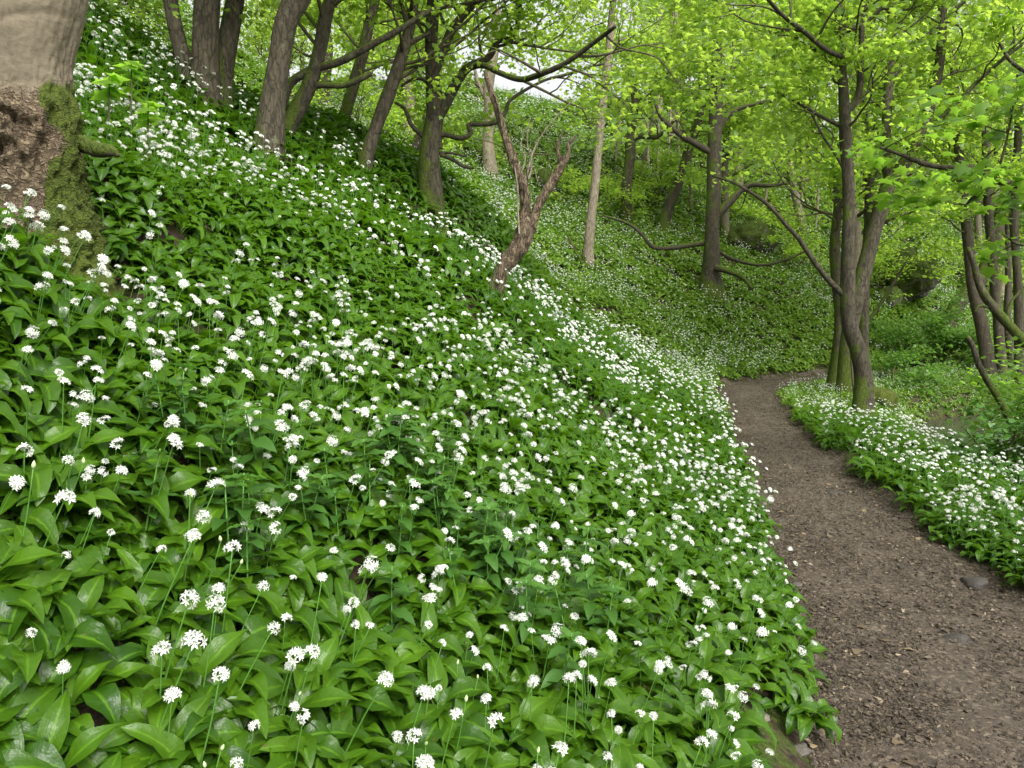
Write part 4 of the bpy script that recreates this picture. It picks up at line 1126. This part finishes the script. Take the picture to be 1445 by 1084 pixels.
# ---- big old sycamore at the left edge
def big_tree():
    d = 3.0
    o = P(40, 420, d); o[2] = float(hgt(o[0], o[1]))
    root = link('old_sycamore', None, loc=o, label='huge old sycamore trunk with a burl and flaking bark at the left edge', cat='tree')
    nz, nt_ = 300, 200
    cl = np.array([P(20, 500, d), P(24, 420, d), P(24, 330, d), P(26, 240, d), P(24, 170, d), P(30, 100, d), P(38, 40, d), P(44, 0, d), P(52, -80, d), P(60, -250, d)])
    rd = np.array([112, 98, 86, 80, 70, 63, 66, 68, 66, 62]) / F * d
    R_ = resample(np.c_[cl, rd], nz)
    th = np.linspace(0, 2 * math.pi, nt_ + 1)[:-1]
    c, r = R_[:, :3], R_[:, 3]
    X = c[:, None, 0] + r[:, None] * np.cos(th); Y = c[:, None, 1] + r[:, None] * np.sin(th); Z = c[:, None, 2] + 0 * X
    u = (X - c[:, None, 0]) / r[:, None]; fy = (Y - c[:, None, 1]) / r[:, None]
    pxx, pyy, _ = to_px(X, Y, Z)
    front = np.clip(-fy, 0, 1)
    zb = P(35, 200, d)[2]; xb = P(40, 200, d)[0]
    dz = (Z - zb); dx = X - xb
    # scarred belt with the burl
    scar = np.exp(-((dz + .03) / .20) ** 2) * 1.15 + np.exp(-((dz + .25) / .26) ** 2) * .8
    scar = np.clip(scar, 0, 1.1) * (.2 + .8 * sstep(zb + .26, zb + .08, Z + .05 * vnoise(u * 3, Z * 3, seed=6)))
    moss = sstep(.78, .96, u + .14 * vnoise(Z * 6, u * 3, seed=3)) * (fy < .6) * sstep(zb + .38, zb + .05, Z) + sstep(zb - .18, zb - .42, Z) * (.55 + .5 * vnoise(u * 4, Z * 7, seed=2))
    burl = np.exp(-((dx / .085) ** 2 + (dz / .065) ** 2)) * front
    ring = np.exp(-(((np.hypot(dx / .12, dz / .095) - 1) / .25) ** 2)) * front
    ncoarse = fbm(u * 4, Z * 7, fy * 4, seed=12, octv=4); nfine = fbm(u * 16, Z * 26, fy * 16, seed=13, octv=3)
    disp = .02 * fbm(u * 1.2, Z * 1.5, fy * 1.2, seed=1) + scar * (.024 * ncoarse + .009 * nfine) + .003 * nfine
    disp += burl * (.060 + .035 * nfine) + ring * (.030 + .03 * ncoarse + .015 * nfine) - .035 * np.exp(-(((np.hypot(dx / .085, dz / .065) - 1) / .2) ** 2)) * front
    disp -= .045 * np.exp(-(((dx + .02) / .05) ** 2 + ((dz + .10) / .03) ** 2)) * front
    but = sstep(zb - .05, zb - .6, Z) * (.05 * np.clip(np.cos(3 * th + .6), 0, 1)[None, :] + .03)
    disp += but + moss * (.014 + .012 * nfine)
    fold = np.exp(-((dz - .16 - .03 * u) / .02) ** 2) * .006 + np.exp(-((Z - P(40, 50, d)[2] - .05 * u) / .018) ** 2) * .008 * front
    disp -= fold
    X = X + np.cos(th) * disp; Y = Y + np.sin(th) * disp; Z = Z + .02 * burl * nfine
    V = np.stack([X, Y, Z], -1).reshape(-1, 3) - o
    i = np.arange(nz - 1)[:, None] * nt_; j = np.arange(nt_)[None, :]; j2 = (j + 1) % nt_
    Q = np.stack([i + j, i + j2, i + nt_ + j2, i + nt_ + j], -1).reshape(-1, 4)
    link('trunk', mk_mesh('trunk', V, Q, M['bark_big'], attr={'scar': scar.ravel(), 'moss': np.clip(moss, 0, 1).ravel()}), root)
    # surface roots: a mossy shoulder at the right and the stub of a root
    def sub(name, pts, w, mat, rough=.14, sd=0, n=40):
        q = px_line(pts, d); w = np.interp(np.linspace(0, 1, len(q)), np.linspace(0, 1, len(w)), w)
        a = Acc(); a.add(*tube(q - o, w / 2 / F * d, 20, rough, sd, n=n, freq=2.2))
        link(name, a.mesh(name, M[mat]), root)
    sub('root', [(98, 196, .06), (122, 206, .02), (142, 212, -.01), (158, 213, -.03), (167, 220, -.03)], [26, 22, 19, 15, 7], 'bark_dark', .22, 4)
M['rock_moss'] = bark_mat('mossy_root', (.12, .10, .07), (.04, .03, .02), moss=.72, scale=1.0, moss_col=(.065, .095, .010), ridge=1.0)
big_tree()

# ---- woodland beyond: each tree a thing with its own trunk, twigs and crown
def bg_tree(x, y, h, r, cb, seed, label, mat='bark_far', leaf=.15, per=7, sig=.28, nb=14, name='woodland_tree', lean=None, group='trees of the far wood', size=1.0):
    rs = np.random.default_rng(seed)
    z = float(hgt(x, y)); o = np.array([x, y, z])
    root = link(name, None, loc=o, label=label, cat='tree', group=group)
    ln = rs.normal(0, .08, 2) if lean is None else lean
    pts = np.array([[ln[0] * t * h + rs.normal(0, .06) * (t > 0), ln[1] * t * h, t * h - (.2 if t == 0 else 0)] for t in np.linspace(0, 1, 7)])
    rad = np.linspace(r, r * .3, 7)
    a = Acc(); a.add(*tube(pts, rad, 9, .05, seed, n=20, flare=(.35, .15, 3)))
    link('trunk', a.mesh('trunk', M[mat]), root)
    tw = Acc(); anc = []
    Rr = resample(np.c_[pts, rad], 60)
    for c in range(nb):
        u = cb + (1 - cb) * (c + rs.uniform()) / nb
        q = Rr[int(min(u, .99) * 59)]
        az = c * 2.4 + rs.uniform(-.5, .5)
        L = (h * .30 * size) * (1.15 - .6 * (u - cb) / (1 - cb + .01)) * rs.uniform(.7, 1.1)
        grow(tw, anc, q[:3], np.array([math.cos(az), math.sin(az), .35]), L, max(q[3] * .4, .02), 2, rs, .06, .4, nch=(2, 4))
    link('twigs', tw.mesh('twigs', M['twig']), root, kind='stuff')
    link('crown', leaf_cloud('crown', spread(anc, per, sig, rs, .5), leaf, 'diamond', M['tree_leaf'], rs), root, kind='stuff')
    ALLTREES.append((name, y, len(anc) * per))
rs = np.random.default_rng(99)
spots = []
def free(x, y, dmin):
    return all((x - a) ** 2 + (y - b) ** 2 > dmin ** 2 for a, b in spots)
tries = 0
while len(spots) < 42 and tries < 6000:
    tries += 1
    y = rs.uniform(20, 50); u = rs.uniform(-.66, .75)
    x = u * y
    if x < -14 and y < 24: continue
    s, hw = path_coord(np.array([x]), np.array([y]))
    if abs(s[0]) < 2.2: continue
    px, py, _ = to_px(x, y, float(hgt(x, y)))
    if 640 < px < 1180 and y < 25: continue
    if y < 23 and px > 1180: continue
    if 600 < px < 900 and y > 24: continue
    if px < 690 and rs.uniform() < .12: continue
    if free(x, y, 2.9): spots.append((x, y))
for k, (x, y) in enumerate(spots):
    px, py, _ = to_px(x, y, float(hgt(x, y)))
    top = CAMZ + .40 * y - float(hgt(x, y))
    h = float(np.clip(top * rs.uniform(.7, 1.05), 4.5, 11.5))
    cb = rs.uniform(.25, .4)
    side = 'left' if px < 500 else ('middle' if px < 1000 else 'right')
    bg_tree(x, y, h, rs.uniform(.12, .22), cb, 300 + k, 'leafy sycamore far off in the wood in the %s of the view, fresh green crown' % side,
            mat=['bark_far', 'bark_pale', 'bark_moss'][k % 3], group='leafy trees far off in the %s of the wood' % side, leaf=.095 if y < 32 else .13, per=4 if px > 650 else 3, sig=.36)
print('trees', len(ALLTREES), 'leaves', sum(t[2] for t in ALLTREES), ALLTREES[:24])
print('tris-ish', tri_count())

# ------------------------------------------------------------------ understory shrubs and saplings (layered light green sprays)
def shrub(px, py, h, w, seed, label, n=260, leaf=.10, depth=None, mat='shrub_leaf', name='hazel_shrub', group=None, per=8, start=8.0, kind='diamond'):
    rs = np.random.default_rng(seed)
    d = depth if depth is not None else ground_hit(px, py, start)
    if d is None: d = 24.0
    o = P(px, py, d); o[2] = float(hgt(o[0], o[1]))
    root = link(name, None, loc=o, label=label, cat='shrub', group=group)
    st = Acc(); anc = []
    for k in range(6):
        az = rs.uniform(0, 6.283)
        grow(st, anc, np.array([0, 0, -.05]), np.array([math.cos(az) * .8 * w / h, math.sin(az) * .8 * w / h, 1.0]), h * rs.uniform(.6, 1.0), .02, 2, rs, .0, .35, nch=(2, 4))
    link('stems', st.mesh('stems', M['twig']), root, kind='stuff')
    link('foliage', leaf_cloud('foliage', spread(anc, per, .16, rs, .35), leaf, kind, M[mat], rs, tilt=.35), root, kind='stuff')
SH = [(835, 300, 1.5, 1.6, 'low spreading shrub with layered pale leaves left of the stout mossy tree'),
      (880, 300, 1.3, 1.5, 'bright shrub wrapped round the foot of the stout mossy tree'),
      (925, 285, 1.6, 1.5, 'light green shrub between the stout mossy tree and the dark leaning trunk'),
      (800, 275, 1.2, 1.4, 'small shrub on the far slope behind the slender pale trunk'),
      (660, 225, 1.4, 1.6, 'shrub on the far slope right of the dark crooked tree'),
      (560, 215, 1.6, 1.8, 'shrub behind the crest at the left middle of the view'),
      (500, 180, 1.8, 2.0, 'yellow green shrub behind the slim mossy sycamore'),
      (1060, 330, 1.6, 1.8, 'shrub on the slope right of the large spreading tree'),
      (1120, 380, 1.8, 1.8, 'shrub low on the slope left of the bent sycamore'),
      (1290, 330, 2.6, 2.6, 'bushy bright shrub above the mossy rock'),
      (1340, 400, 2.4, 2.2, 'bushy shrub right of the mossy rock'),
      (1255, 420, 2.0, 1.8, 'shrub left of the mossy rock behind the forked sycamore'),
      (1225, 360, 2.2, 2.0, 'tall shrub high behind the forked sycamore'),
      (1415, 420, 2.4, 2.4, 'leafy shrub between the stems at the right edge')]
for k, (a, b, h, w, lb) in enumerate(SH):
    shrub(a, b, h * .85, w, 500 + k, lb, mat='tree_leaf', per=5, leaf=.085)
shrub(1425, 640, 1.0, 1.2, 530, 'dark leafy bramble on the stream bank at the right edge', leaf=.07, mat='mercury_leaf', name='bramble', per=5, start=4, depth=9.5, kind='five')
shrub(1440, 590, 1.2, 1.2, 531, 'bramble with yellow green tips behind the darker one at the right edge', leaf=.07, mat='tree_leaf_near', name='bramble', per=4, start=4, depth=10.5, kind='five')
shrub(1285, 455, 1.3, 2.2, 533, 'ferny green undergrowth in front of the mossy outcrop', leaf=.09, per=9, depth=22.0)
shrub(1335, 480, 1.2, 2.0, 534, 'pale undergrowth at the foot of the thick leaning trunk', leaf=.09, per=9, depth=20.5)
shrub(1265, 520, .9, 1.6, 532, 'low pale shrub beside the stream right of the bent sycamore', leaf=.08, per=6, depth=17.0)

# slim bare poles of young trees far up the slope
rs = np.random.default_rng(44)
for k, (a, b) in enumerate([(915, 240), (928, 244), (941, 246), (900, 262), (958, 250), (1001, 262), (975, 300), (1130, 300), (845, 225), (867, 232), (1265, 335), (1150, 330), (1075, 300), (1020, 240)]):
    d = ground_hit(a, b, 10) or 30
    o = P(a, b, d); o[2] = float(hgt(o[0], o[1]))
    ln = rs.uniform(-.1, .3)
    q = np.array([[0, 0, -.1], [ln * 1.2, 0, 1.6], [ln * 2.6, .1, 3.6], [ln * 4.2, .2, 6.0]])
    ac = Acc(); ac.add(*tube(q, [.05, .045, .035, .02], 7, .05, k, n=14))
    link('young_tree', ac.mesh('young_tree', M['bark_pale']), loc=o, label='slim bare pale pole of a young tree far up the slope', cat='young tree', group='bare poles far up the slope')

# mossy outcrop, boulders
def rock(name, o, sz, seed, mat, label, cat='rock', group=None, sub=4, kind=None, parent=None):
    import bmesh
    bm = bmesh.new(); bmesh.ops.create_icosphere(bm, subdivisions=sub, radius=1)
    V = np.array([v.co[:] for v in bm.verts])
    n1 = fbm(V[:, 0] * 1.3 + seed, V[:, 1] * 1.3, V[:, 2] * 1.3, seed=seed, octv=4)
    facet = np.round(fbm(V[:, 0] * 1.1, V[:, 1] * 1.1 + seed, V[:, 2] * 1.1, seed=seed + 9, octv=1) * 3) / 3
    n3 = fbm(V[:, 0] * 5 + seed, V[:, 1] * 5, V[:, 2] * 5, seed=seed + 4, octv=3)
    V = V * (1 + .22 * n1 + .16 * facet + .07 * n3)[:, None] * np.array(sz)
    for v, c in zip(bm.verts, V): v.co = c
    me = bpy.data.meshes.new(name); bm.to_mesh(me); bm.free(); me.materials.append(mat)
    me.polygons.foreach_set('use_smooth', np.full(len(me.polygons), sub > 2))
    return link(name, me, loc=o, rot=(rs.uniform(-.2, .2), rs.uniform(-.2, .2), rs.uniform(0, 6.28)), label=label, cat=cat, group=group)
d = ground_hit(1290, 440, 12) or 26
o = P(1290, 432, d)
rock('mossy_outcrop', (o[0], o[1] + .8, float(hgt(o[0], o[1] + .8)) + .5), (1.2, .9, .8), 3, M['rock'], 'mossy rock outcrop on the slope between the forked sycamore and the right edge', sub=5)
for k, (a, b, sx, sz_, lb) in enumerate([(1252, 430, .5, .5, 'dark mossy boulder left of the big outcrop'), (1052, 348, .9, .6, 'mossy mound on the slope right of the large spreading tree'),
                                        (768, 268, .45, .4, 'mossy boulder on the far slope behind the dead tree'), (1328, 470, .5, .3, 'small mossy boulder under the thick leaning trunk')]):
    d = ground_hit(a, b, 10) or 25
    o = P(a, b, d)
    rock('mossy_boulder', (o[0], o[1], float(hgt(o[0], o[1])) + sz_ * .3), (sx, sx * .8, sz_), 20 + k, M['rock'], lb)
o = P(1243, 572, 13.2)
rock('moss_cushion', (o[0], o[1], float(hgt(o[0], o[1])) + .10), (.28, .25, .24), 31, M['moss'], 'rounded bright moss cushion at the foot of the bent sycamore', cat='moss', sub=4)

# fallen wood
def log(pts, w, d, label, mat='bark_dark', name='fallen_branch', seed=0, side=()):
    q = px_line(pts, d); o = q[0].copy(); ac = Acc()
    w = np.interp(np.linspace(0, 1, len(q)), np.linspace(0, 1, len(w)), w)
    root = link(name, None, loc=o, label=label, cat='branch')
    ac.add(*tube(q - o, w / 2 / F * d, 10, .08, seed, n=30))
    link('limb', ac.mesh('limb', M[mat]), root)
    for k, (sp, sw) in enumerate(side):
        s_q = px_line(sp, d); b = Acc(); b.add(*tube(s_q - o, np.array(sw) / 2 / F * d, 7, .06, k, n=16)); link('side_branch', b.mesh('side_branch', M[mat]), root)
log([(1424, 590), (1408, 560), (1392, 535), (1380, 512), (1373, 490), (1366, 476)], [11, 9, 8, 7], 10.0, 'broken dark branch sticking up out of the plants at lower right', side=[([(1380, 512), (1372, 514)], [4, 2])])
log([(1462, 500), (1445, 482), (1420, 455), (1395, 425), (1382, 402), (1374, 372), (1366, 350)], [17, 14, 12, 9, 6], 12.5, 'mossy dead bough slanting in front of the stems at the right edge', 'bark_moss', side=[([(1402, 435), (1382, 432), (1376, 440)], [5, 4, 3]), ([(1420, 456), (1425, 430), (1440, 410)], [5, 4, 3])])
log([(1222, 458), (1245, 425), (1262, 398), (1278, 370)], [5, 5, 4, 3], 19.0, 'dark broken branch leaning on the slope behind the forked sycamore', 'bark_dark')
log([(1268, 546), (1290, 548), (1310, 545), (1322, 541)], [6, 8, 7, 5], 16.5, 'short mossy log lying beside the stream', 'bark_moss')
log([(1210, 605), (1206, 560), (1202, 520), (1200, 480)], [4, 4, 3, 2], 13.2, 'thin dark stem hanging beside the foot of the bent sycamore', 'twig')
d0 = ground_hit(806, 358, 8) or 12
log([(816, 366), (811, 352), (806, 345), (802, 335)], [6, 5, 4, 3], d0, 'small broken stick standing left of the slender pale trunk', 'dead_wood')

# ------------------------------------------------------------------ path: loose chips, stones
rs = np.random.default_rng(61)
def on_path(n, y0, y1, over=1.08, power=1.0):
    yy = PN[:, 1]; idx = np.where((yy > y0) & (yy < y1))[0]
    f = rs.uniform(0, 1, n) ** power * (len(idx) - 2); i = idx[f.astype(int)]; u = f - f.astype(int)
    l = rs.uniform(-1, 1, n); l = np.sign(l) * np.abs(l) ** .75 * over
    c = PN[i] * (1 - u)[:, None] + PN[i + 1] * u[:, None]; m = nr[i] * (1 - u)[:, None] + nr[i + 1] * u[:, None]
    return c[:, 0] + m[:, 0] * c[:, 2] * l, c[:, 1] + m[:, 1] * c[:, 2] * l, l
def path_z(x, y, l): return hgt(x, y) + .006 + .016 * (1 - l ** 2)
def chips(name, n, y0, y1, s0, s1, flat, mat, label, cat, power):
    x, y, l = on_path(n, y0, y1, 1.10, power)
    z = path_z(x, y, np.clip(l, -1, 1)) + .004
    a = rs.lognormal(math.log(s0), .45, n).clip(s0 * .4, s1); b = a * rs.uniform(.35, .9, n); h = a * flat * rs.uniform(.5, 1.3, n)
    base = np.array([(-1, -.7, 0), (.9, -.9, .1), (1.05, .7, 0), (-.8, .9, .15), (.1, .0, 1.0)], float)
    V = base[None] * np.stack([a, b, h], -1)[:, None, :] * .5
    V += rs.normal(0, .10, V.shape) * a[:, None, None]
    t = rs.normal(0, .25, n); V[..., 2] += V[..., 0] * np.tan(np.clip(t, -.6, .6))[:, None]
    w = rs.uniform(0, 6.283, n); c, s = np.cos(w)[:, None], np.sin(w)[:, None]
    V = np.stack([V[..., 0] * c - V[..., 1] * s, V[..., 0] * s + V[..., 1] * c, V[..., 2]], -1) + np.stack([x, y, z], -1)[:, None, :]
    Tt = np.array([(0, 1, 4), (1, 2, 4), (2, 3, 4)])
    Fc = (Tt[None] + (np.arange(n) * 5)[:, None, None]).reshape(-1, 3)
    me = mk_mesh(name, V.reshape(-1, 3), Fc, mat, smooth=False, attr={'rnd': np.repeat(rs.beta(1.5, 2.6, n), 5)})
    link(name, me, label=label, cat=cat, kind='stuff')
chips('bark_chips', 110000, 1.8, 19, .0115, .042, .3, M['chips'], 'small brown wood chips and grit strewn over the trodden path', 'wood chips', 2.3)
taken = []
for k in range(60):
    x, y, l = on_path(1, 2.2, 9.5, .98, 1.3)
    z = path_z(x, y, l)[0]
    sz = float(np.clip(rs.lognormal(math.log(.017), .45), .011, .045))
    rock('stone', (float(x[0]), float(y[0]), z + sz * .08), (sz, sz * rs.uniform(.5, .9), sz * rs.uniform(.3, .55)), 700 + k, M['stone'],
         'small flat grey brown stone trodden into the path', cat='stone', group='stones trodden into the path', sub=2)
for (a, b, sz, lb) in [(1348, 888, .030, 'pale rounded pebble at the right of the path'), (1345, 870, .028, 'light angular stone just above the pale pebble on the path'),
                       (1186, 979, .020, 'pale pebble at the left edge of the path near the bottom'), (1352, 912, .085, 'largest flat stone sunk in the right of the path'),
                       (1180, 700, .07, 'flat grey stone sunk in the middle of the path'), (1375, 828, .09, 'dark flat stone at the right edge of the path')]:
    d = ground_hit(a, b, 1.5) or 3.0
    o = P(a, b, d)
    rock('stone', (o[0], o[1], o[2] + .018), (sz, sz * .75, sz * .38), int(a), M['stone'], lb, cat='stone', sub=3)

# fallen twigs and dead leaves lying on the path
M['dry_twig'] = simple('dry_twig', (.07, .052, .035), .85, .2)
ac = Acc(); n = 110
x, y, l = on_path(n, 2.0, 13, 1.05, 1.4); z = path_z(x, y, np.clip(l, -1, 1)) + .006
for k in range(n):
    L = rs.uniform(.04, .16); az = rs.uniform(0, 6.283); b = rs.uniform(-.3, .3)
    q = np.array([(0, 0, 0), (L * .5 * math.cos(az), L * .5 * math.sin(az), .004), (L * math.cos(az + b), L * math.sin(az + b), 0)]) + [x[k], y[k], z[k]]
    ac.add(*tube(q, [.0028, .0022, .0012], 4, n=4, cap=False))
link('fallen_twigs', ac.mesh('fallen_twigs', M['dry_twig']), label='thin dead twigs scattered over the trodden path', cat='twigs', kind='stuff')
M['dry_leaf'] = rnd_mat('dry_leaf', [(0, (.05, .036, .022)), (.6, (.11, .08, .048)), (1, (.24, .18, .10))], .8)
n = 190
x, y, l = on_path(n, 2.0, 13, 1.12, 1.4)
l2 = np.sign(l) * np.abs(l) ** .4
pos = np.c_[x, y, path_z(x, y, np.clip(l, -1, 1)) + .014]
link('dead_leaves', leaf_cloud('dead_leaves', pos, .034, 'five', M['dry_leaf'], rs, tilt=.18, droop=0), label='small dry brown leaves lying on the path and along its edges', cat='dead leaves', kind='stuff')

# ------------------------------------------------------------------ dog's mercury between the garlic
def ovate(L, Wd, seed):
    u = np.linspace(0, 1, 7); w = Wd * .5 * np.sin(math.pi * u ** .75) ** .9; w[0] = .002; w[-1] = .0005
    V = []
    for k in range(7):
        for q in (-1, -.5, 0, .5, 1):
            V.append((u[k] * L, q * w[k], -.35 * L * u[k] ** 2 + .25 * abs(q) * w[k] + .0025 * math.sin(u[k] * 22) * abs(q)))
    return np.array(V), grid_faces(5, 7)
mer_me = []
for k in range(3):
    V, Q = ovate([.085, .07, .055][k], [.038, .034, .026][k], k)
    mer_me.append(mk_mesh('mercury_leaf', V, Q, M['mercury_leaf'], attr={'rnd': np.full(len(V), k * .4)}))
V, Q, T_ = tube([(0, 0, 0), (.004, 0, .12), (0, .004, .25)], [.003, .0025, .002], 6, n=6)
mer_stem = mk_mesh('mercury_stem', V, [Q, T_], M['stem'])
rs = np.random.default_rng(71)
cnt = 0
for (cx, cy, n, sp) in [(665, 690, 38, .22), (430, 640, 5, .10), (300, 560, 6, .12), (330, 720, 5, .08), (580, 650, 10, .15)]:
    d = ground_hit(cx, cy, .9, .25) or 3
    c0 = P(cx, cy, d)
    for k in range(n):
        X_, Y_ = c0[0] + rs.normal(0, sp), c0[1] + rs.normal(0, sp)
        s0, h0 = path_coord(np.array([X_]), np.array([Y_]))
        if s0[0] - h0[0] < .15: continue
        e = link('mercury_plant', None, loc=(X_, Y_, float(hgt(X_, Y_)) + .0), rot=(rs.uniform(-.25, .1), rs.uniform(-.2, .2), rs.uniform(0, 6.28)), scale=float(rs.uniform(.85, 1.15)),
                 label='dark matt green plant with paired pointed leaves growing among the wild garlic', cat='woodland plant', group='dark leafy plants among the wild garlic')
        link('stem', mer_stem, e)
        for t in range(5):
            for j in range(2 if t < 4 else 4):
                me = mer_me[0 if t in (1, 2, 3) else (1 if t == 0 else 2)]
                link('leaf', me, e, loc=(0, 0, .09 + .037 * t), rot=(rs.uniform(-.2, .2), -.12 + rs.uniform(-.2, .2) - .06 * t, t * 1.45 + j * (math.pi if t < 4 else math.pi / 2) + rs.uniform(-.15, .15)), scale=float(rs.uniform(.85, 1.15)))
# roots, stones and moss cushions on the bare cut bank
for k, (a, b, sz, mm, nm, lb) in enumerate([(1068, 1010, .04, 'stone', 'stone', 'pale stone sticking out of the bare bank beside the path'), (1130, 1060, .035, 'stone', 'stone', 'stone low in the bare bank at the bottom of the view'),
        (1100, 960, .085, 'moss', 'moss_cushion', 'moss cushion on top of the bare bank beside the path'), (1145, 1010, .07, 'moss', 'moss_cushion', 'small moss cushion on the face of the bare bank'),
        (900, 985, .09, 'moss', 'moss_cushion', 'moss patch among the garlic near the bottom of the view')]):
    d_ = ground_hit(a, b, 1.0) or 2.0
    o = P(a, b, d_)
    rock(nm, (o[0], o[1], o[2] + .0), (sz, sz * .8, sz * .5), 900 + k, M[mm], lb, cat='stone' if mm == 'stone' else 'moss', sub=4)
# sycamore seedlings with large lobed leaves near the old trunk
def sapling(px, py, d, h, seed, label):
    rs = np.random.default_rng(seed)
    o = P(px, py, d); o[2] = float(hgt(o[0], o[1]))
    top = P(px, py, d)[2] - o[2]
    root = link('sycamore_sapling', None, loc=o, label=label, cat='sapling')
    V, Q, T_ = tube([(0, 0, 0), (.02, 0, h * .5), (.03, 0, h)], [.006, .005, .003], 6, n=6)
    link('stem', mk_mesh('stem', V, [Q, T_], M['twig']), root)
    T0, Tf = leaf_template('lobed')
    me = mk_mesh('leaf', T0, Tf, M['tree_leaf_near'], attr={'rnd': np.full(len(T0), .9)})
    for k in range(7):
        link('leaf', me, root, loc=(.03, 0, h - .03 * (k // 2)), rot=(rs.uniform(-.3, .3), rs.uniform(-.1, .5), k * 1.57 + rs.uniform(-.3, .3)), scale=float(rs.uniform(.09, .14)))
sapling(180, 122, 5.0, .5, 1, 'sycamore sapling with large pale lobed leaves right of the old trunk, upper one')
sapling(205, 232, 4.4, .42, 2, 'sycamore sapling with pale leaves beside the root stub of the old trunk')
sapling(150, 180, 4.6, .40, 3, 'small sycamore sapling close against the mossy side of the old trunk')
